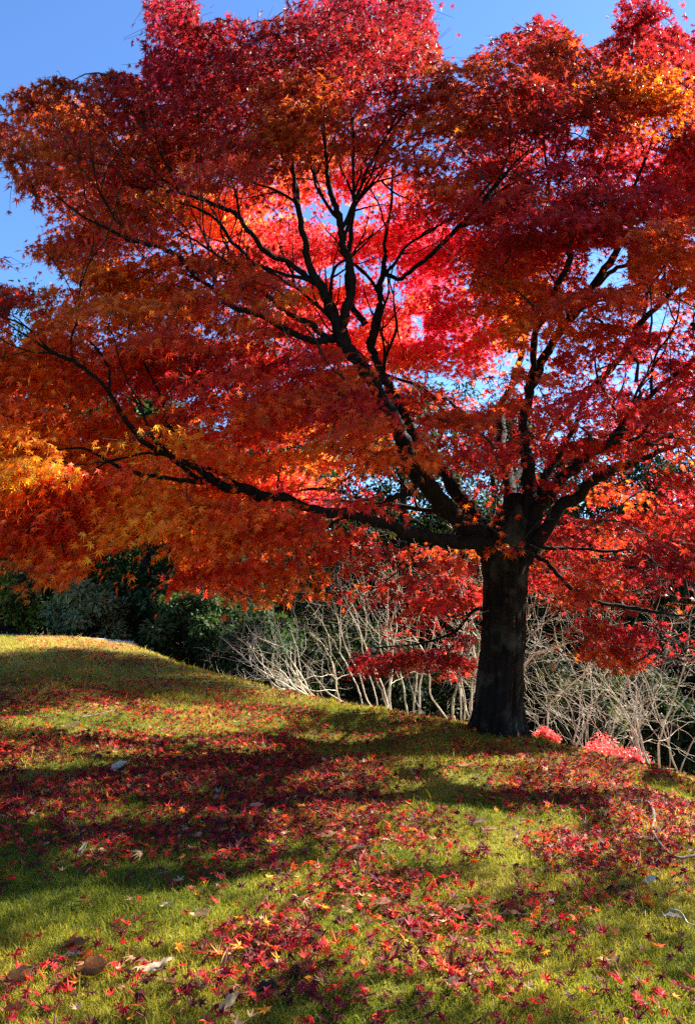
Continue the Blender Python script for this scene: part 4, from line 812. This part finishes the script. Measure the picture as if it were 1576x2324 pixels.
BIG = [  # u, v, length px, aspect, yaw deg, curl, roll, tip up, colour, label, landmark
 (215, 2232, 100, .55, -12, .5, .55, 20, BRN, 'large brown curled leaf, biggest on the lawn', 'big brown curled leaf'),
 (357, 2212, 82, .45, 22, .05, -.1, 14, GRY, 'flat pale grey oval leaf with a clear midrib', 'pale grey oval leaf'),
 (45, 2246, 74, .6, 30, .4, .5, 15, BRN, 'brown curled leaf by the left edge of the lawn', 'brown leaf at left edge'),
 (170, 2160, 60, .5, -8, .25, .5, 12, BRN, 'small brown rolled leaf above the biggest curled one', 'small brown rolled leaf'),
 (160, 2182, 60, .5, 5, .1, .2, 8, (.36, .33, .30), 'pale bluish grey folded leaf near a wine-red clump', 'bluish grey leaf'),
 (458, 2092, 56, .5, 8, .5, .45, 8, CRM, 'cream boat-shaped leaf in the nearest sunlit strip', 'cream boat-shaped leaf'),
 (522, 2312, 70, .4, 50, .2, .6, 30, CRM, 'cream leaf sticking up at the very front', 'cream leaf at the front'),
 (388, 2252, 46, .4, -35, .3, .6, 10, TAN, 'narrow tan leaf just behind the front edge', 'narrow tan leaf'),
 (452, 2262, 52, .5, -20, .5, .5, 8, TAN, 'tan curled leaf with a pink leaf against it', 'tan curled leaf'),
 (868, 2066, 50, .65, -25, .2, .35, 18, (.45, .25, .17), 'pinkish tan pointed leaf beside a red star leaf', 'pinkish tan pointed leaf'),
 (790, 2085, 42, .4, -60, .3, .5, 10, CRM, 'cream sliver of a leaf in bright sun', 'cream sliver leaf'),
 (1053, 2077, 58, .28, 4, .12, .6, 4, CRM, 'long cream rolled leaf with a straight back', 'long cream rolled leaf'),
 (1158, 2085, 58, .25, -6, .05, .6, 4, TAN, 'long thin tan rolled leaf on shaded green turf', 'thin tan rolled leaf'),
 (1204, 2072, 44, .35, -50, .3, .6, 12, TAN, 'short tan rolled leaf tilted towards the sticks', 'short tan rolled leaf'),
 (1088, 1872, 46, .5, -12, .15, .3, 12, GRY, 'silvery grey leaf lying above the bright strip', 'silvery grey leaf'),
 (742, 1908, 56, .4, 6, .4, .5, 8, CRM, 'pale cream leaf at the left end of the bright strip', 'pale cream leaf'),
 (812, 1938, 48, .6, -20, .3, .4, 20, (.5, .36, .24), 'peach coloured cupped leaf in the bright strip', 'peach cupped leaf'),
 (880, 1992, 38, .3, 84, .1, .6, 55, TAN, 'narrow tan leaf standing on end', 'upright tan leaf'),
 (1112, 1890, 44, .35, -35, .3, .5, 10, CRM, 'cream leaf next to the silvery grey one', 'cream leaf next to the silver one'),
 (1072, 2148, 40, .45, 12, .4, .5, 8, TAN, 'tan hooked leaf among scattered red leaves', 'tan hooked leaf'),
 (1026, 2200, 46, .4, 75, .2, .6, 50, BRN, 'brown leaf standing upright like a cone', 'upright brown leaf'),
 (1030, 2250, 34, .7, 10, .5, .5, 15, CRM, 'round cream cupped leaf below the upright brown one', 'round cream leaf'),
 (1082, 2228, 40, .5, -20, .1, .2, 25, PGR, 'pale green leaf, the only green one fallen', 'pale green leaf'),
 (1150, 2180, 52, .45, -55, .2, .4, 25, ORG, 'rusty orange leaf leaning on a red one', 'rusty orange leaf'),
 (898, 1730, 48, .38, 0, .2, .4, 10, ORG, 'long orange leaf below the crest', 'long orange leaf'),
 (900, 2180, 44, .6, 60, .4, .6, 30, BRN, 'brown cupped leaf stood on its edge', 'brown cupped leaf'),
 (605, 2262, 66, .6, 0, .15, .3, 8, DRK, 'blackish rounded leaf flat under an orange star leaf', 'blackish rounded leaf'),
 (510, 2204, 44, .35, 78, .2, .5, 45, TAN, 'tan leaf standing on its side near the front', 'standing tan leaf'),
 (1527, 2095, 52, .3, -55, .1, .4, 12, (.42, .38, .33), 'greyish bent leaf near the right edge', 'greyish bent leaf'),
 (165, 1652, 52, .5, 15, .3, .4, 12, CRM, 'cream leaf in the far sunlit strip at left', 'far cream leaf'),
 (580, 1838, 44, .5, 14, .3, .4, 12, (.36, .28, .22), 'buff leaf amid the dense red litter', 'buff leaf'),
 (270, 1750, 50, .6, 30, .3, .4, 25, (.50, .42, .36), 'pale star-like pair of dry leaves in red litter', 'pale dry leaf'),
 (495, 1810, 50, .4, -70, .2, .5, 25, (.34, .29, .27), 'grey-brown leaf on edge in the red litter', 'grey-brown leaf'),
 (1175, 1716, 26, .6, 0, .2, .3, 10, CRM, 'tiny round cream leaf below the trunk', 'tiny cream leaf'),
 (1060, 1742, 44, .3, -15, .2, .5, 8, CRM, 'slim cream leaf on the slope below the trunk', 'slim cream leaf'),
 (1330, 1760, 46, .4, -8, .2, .5, 8, TAN, 'tan leaf in the sunlit strip below the broad red shrub', 'tan leaf in the sun strip'),
 (1480, 2010, 34, .6, 20, .4, .5, 20, (.5, .48, .44), 'whitish crumpled leaf at the right of the lawn', 'whitish crumpled leaf'),
 (1415, 2040, 44, .35, -40, .2, .5, 15, BRN, 'brown rolled leaf below a yellow star leaf', 'brown rolled leaf'),
 (190, 1945, 40, .4, 70, .3, .5, 40, (.5, .38, .22), 'straw coloured upright leaf on the left turf', 'straw coloured leaf'),
 (380, 2062, 34, .5, 20, .2, .3, 10, GRY, 'small grey leaf above the sunlit grass', 'small grey leaf'),
 (1400, 2200, 40, .5, 40, .3, .5, 20, (.30, .15, .12), 'dull pinkish brown leaf near the right front', 'pinkish brown leaf'),
 (30, 2310, 54, .4, 12, .3, .5, 10, (.36, .13, .06), 'rust coloured leaf in the left front corner', 'rust leaf in the corner'),
]
dry_m = {}
land = []
def dry(col):
    if col not in dry_m: dry_m[col] = leaf_mat('dry_leaf', .15, (1.2, 1.0, .8), .75, .1, color=col, vein=.3)
    return dry_m[col]
for (u, v, lp, asp, yaw, cu, ro, tip, col, lab, lm) in BIG:
    g = gpoint(u, v + 6)
    if g is None: continue
    L_ = PXM(lp, np.hypot(g[1], 1.4)) * .8; V, F = big_leaf(L_, L_ * asp, cu * rng.uniform(.9, 1.4), ro * 1.25, rng.uniform(-.8, .8), rng.uniform(.4, 1))
    o = obj('dry_leaf', mesh_from('dry_leaf', V, F, dry(col), None, True)); e = mathutils.Euler((rng.uniform(-.2, .2), -R(tip), R(yaw)), 'XYZ'); o.rotation_euler = e
    zmin = min((e.to_matrix() @ mathutils.Vector(p)).z for p in V[::3]); o.location = (g[0], g[1], g[2] + .022 - zmin)
    tag(o, lab, 'leaf', 'large dry leaves fallen on the lawn'); land.append((g, lm))

# the three hundred maple leaves that show largest, each its own thing
fm = [leaf_mat('fallen_leaf', .3, (1.5, 1.1, 1.1), .6, .15, color=tuple(c)) for c in FC]
meshes = {}
LG = np.array([g for g, _ in land])
ent = []
for q in single:
    t_ = int(rng.integers(0, len(TF))); key = (t_, int(kind[q]))
    if key not in meshes: meshes[key] = mesh_from('maple_leaf', TF[t_][0], TF[t_][1], fm[kind[q]])
    o = bpy.data.objects.new('maple_leaf', meshes[key]); C.objects.link(o)
    X = mathutils.Vector(xd[q]).normalized(); N_ = mathutils.Vector(nrm[q]); N_ = (N_ - N_.dot(X) * X).normalized(); Y_ = N_.cross(X)
    mt = mathutils.Matrix((X, Y_, N_)).transposed().to_4x4(); s = float(size[q])
    o.matrix_world = mathutils.Matrix.Translation(mathutils.Vector(pos[q])) @ mt @ mathutils.Matrix.Diagonal((s, s, s, 1))
    d = np.hypot(LG[:, 0] - pos[q][0], LG[:, 1] - pos[q][1]); k = int(d.argmin()); dx, dy = pos[q][0] - LG[k, 0], pos[q][1] - LG[k, 1]
    rel = ('right of' if dx > 0 else 'left of') if abs(dx) > abs(dy) else ('behind' if dy > 0 else 'in front of')
    pose = 'tilted' if tilt[q] > .55 else ('flat' if tilt[q] < .22 else '')
    dist = 'close ' if d[k] < .2 else ('' if d[k] < .5 else 'well ')
    ent.append((o, FN[kind[q]], pose, dist + rel, k, float(d[k])))
seen = {}
for e in ent: seen.setdefault((e[1], e[2], e[3], e[4]), []).append(e)
ORD = ['nearest', 'second nearest', 'third nearest', 'fourth nearest', 'fifth nearest', 'sixth nearest']
for (cn, pose, rel, k), es in seen.items():
    es.sort(key=lambda e: e[5])
    for r_, e in enumerate(es):
        wd = (cn + ' ' + pose).strip()
        lab = f'{wd} maple leaf {rel} the {land[k][1]}' if len(es) == 1 else f'{ORD[min(r_, 5)]} {wd} maple leaf {rel} the {land[k][1]}'
        tag(e[0], lab, 'leaf', 'fallen maple leaves lying largest in the picture')

# ------------------------------------------------------------------ fallen sticks
def stick(label, pts, lift, mat=M_TWIG):
    rows = []
    for u, v, wd in pts:
        g = gpoint(u, v); rows.append((g[0], g[1], g[2] + lift, PXM(wd, g[1]) / 2))
    s = smooth_path(rows, 5); b = s[0, :3].copy(); V, F = tube(s[:, :3] - b, s[:, 3], 7, .08)
    o = obj('stick', mesh_from('stick', V, F, mat, None, True), None, b); tag(o, label, 'stick', 'fallen sticks on the lawn')
M_STICK = bark_mat('stick_bark', (.05, .04, .035), (.22, .18, .15), 40, .5, .3)
stick('crooked grey stick curving down the lawn at the right edge', [(1418, 1826, 3), (1450, 1830, 4), (1473, 1836, 6), (1484, 1868, 7), (1480, 1898, 6), (1503, 1938, 6), (1538, 1964, 6), (1580, 1956, 5)], .035, M_STICK)
stick('thin pale bent twig near the right edge of the lawn', [(1520, 2078, 2.5), (1545, 2090, 3), (1560, 2112, 3), (1576, 2122, 2.5)], .03, M_PALE)
stick('thin brown twig lying across the far red litter', [(50, 1628, 2), (90, 1634, 2.4), (120, 1640, 2)], .035, M_STICK)
stick('long thin twig along the far sunlit strip', [(165, 1640, 2), (215, 1630, 2.4), (262, 1619, 1.8)], .035, M_STICK)
stick('short dark twig on the left turf by a maroon leaf', [(345, 2002, 3), (370, 1998, 3.4), (384, 1992, 2)], .03, M_STICK)
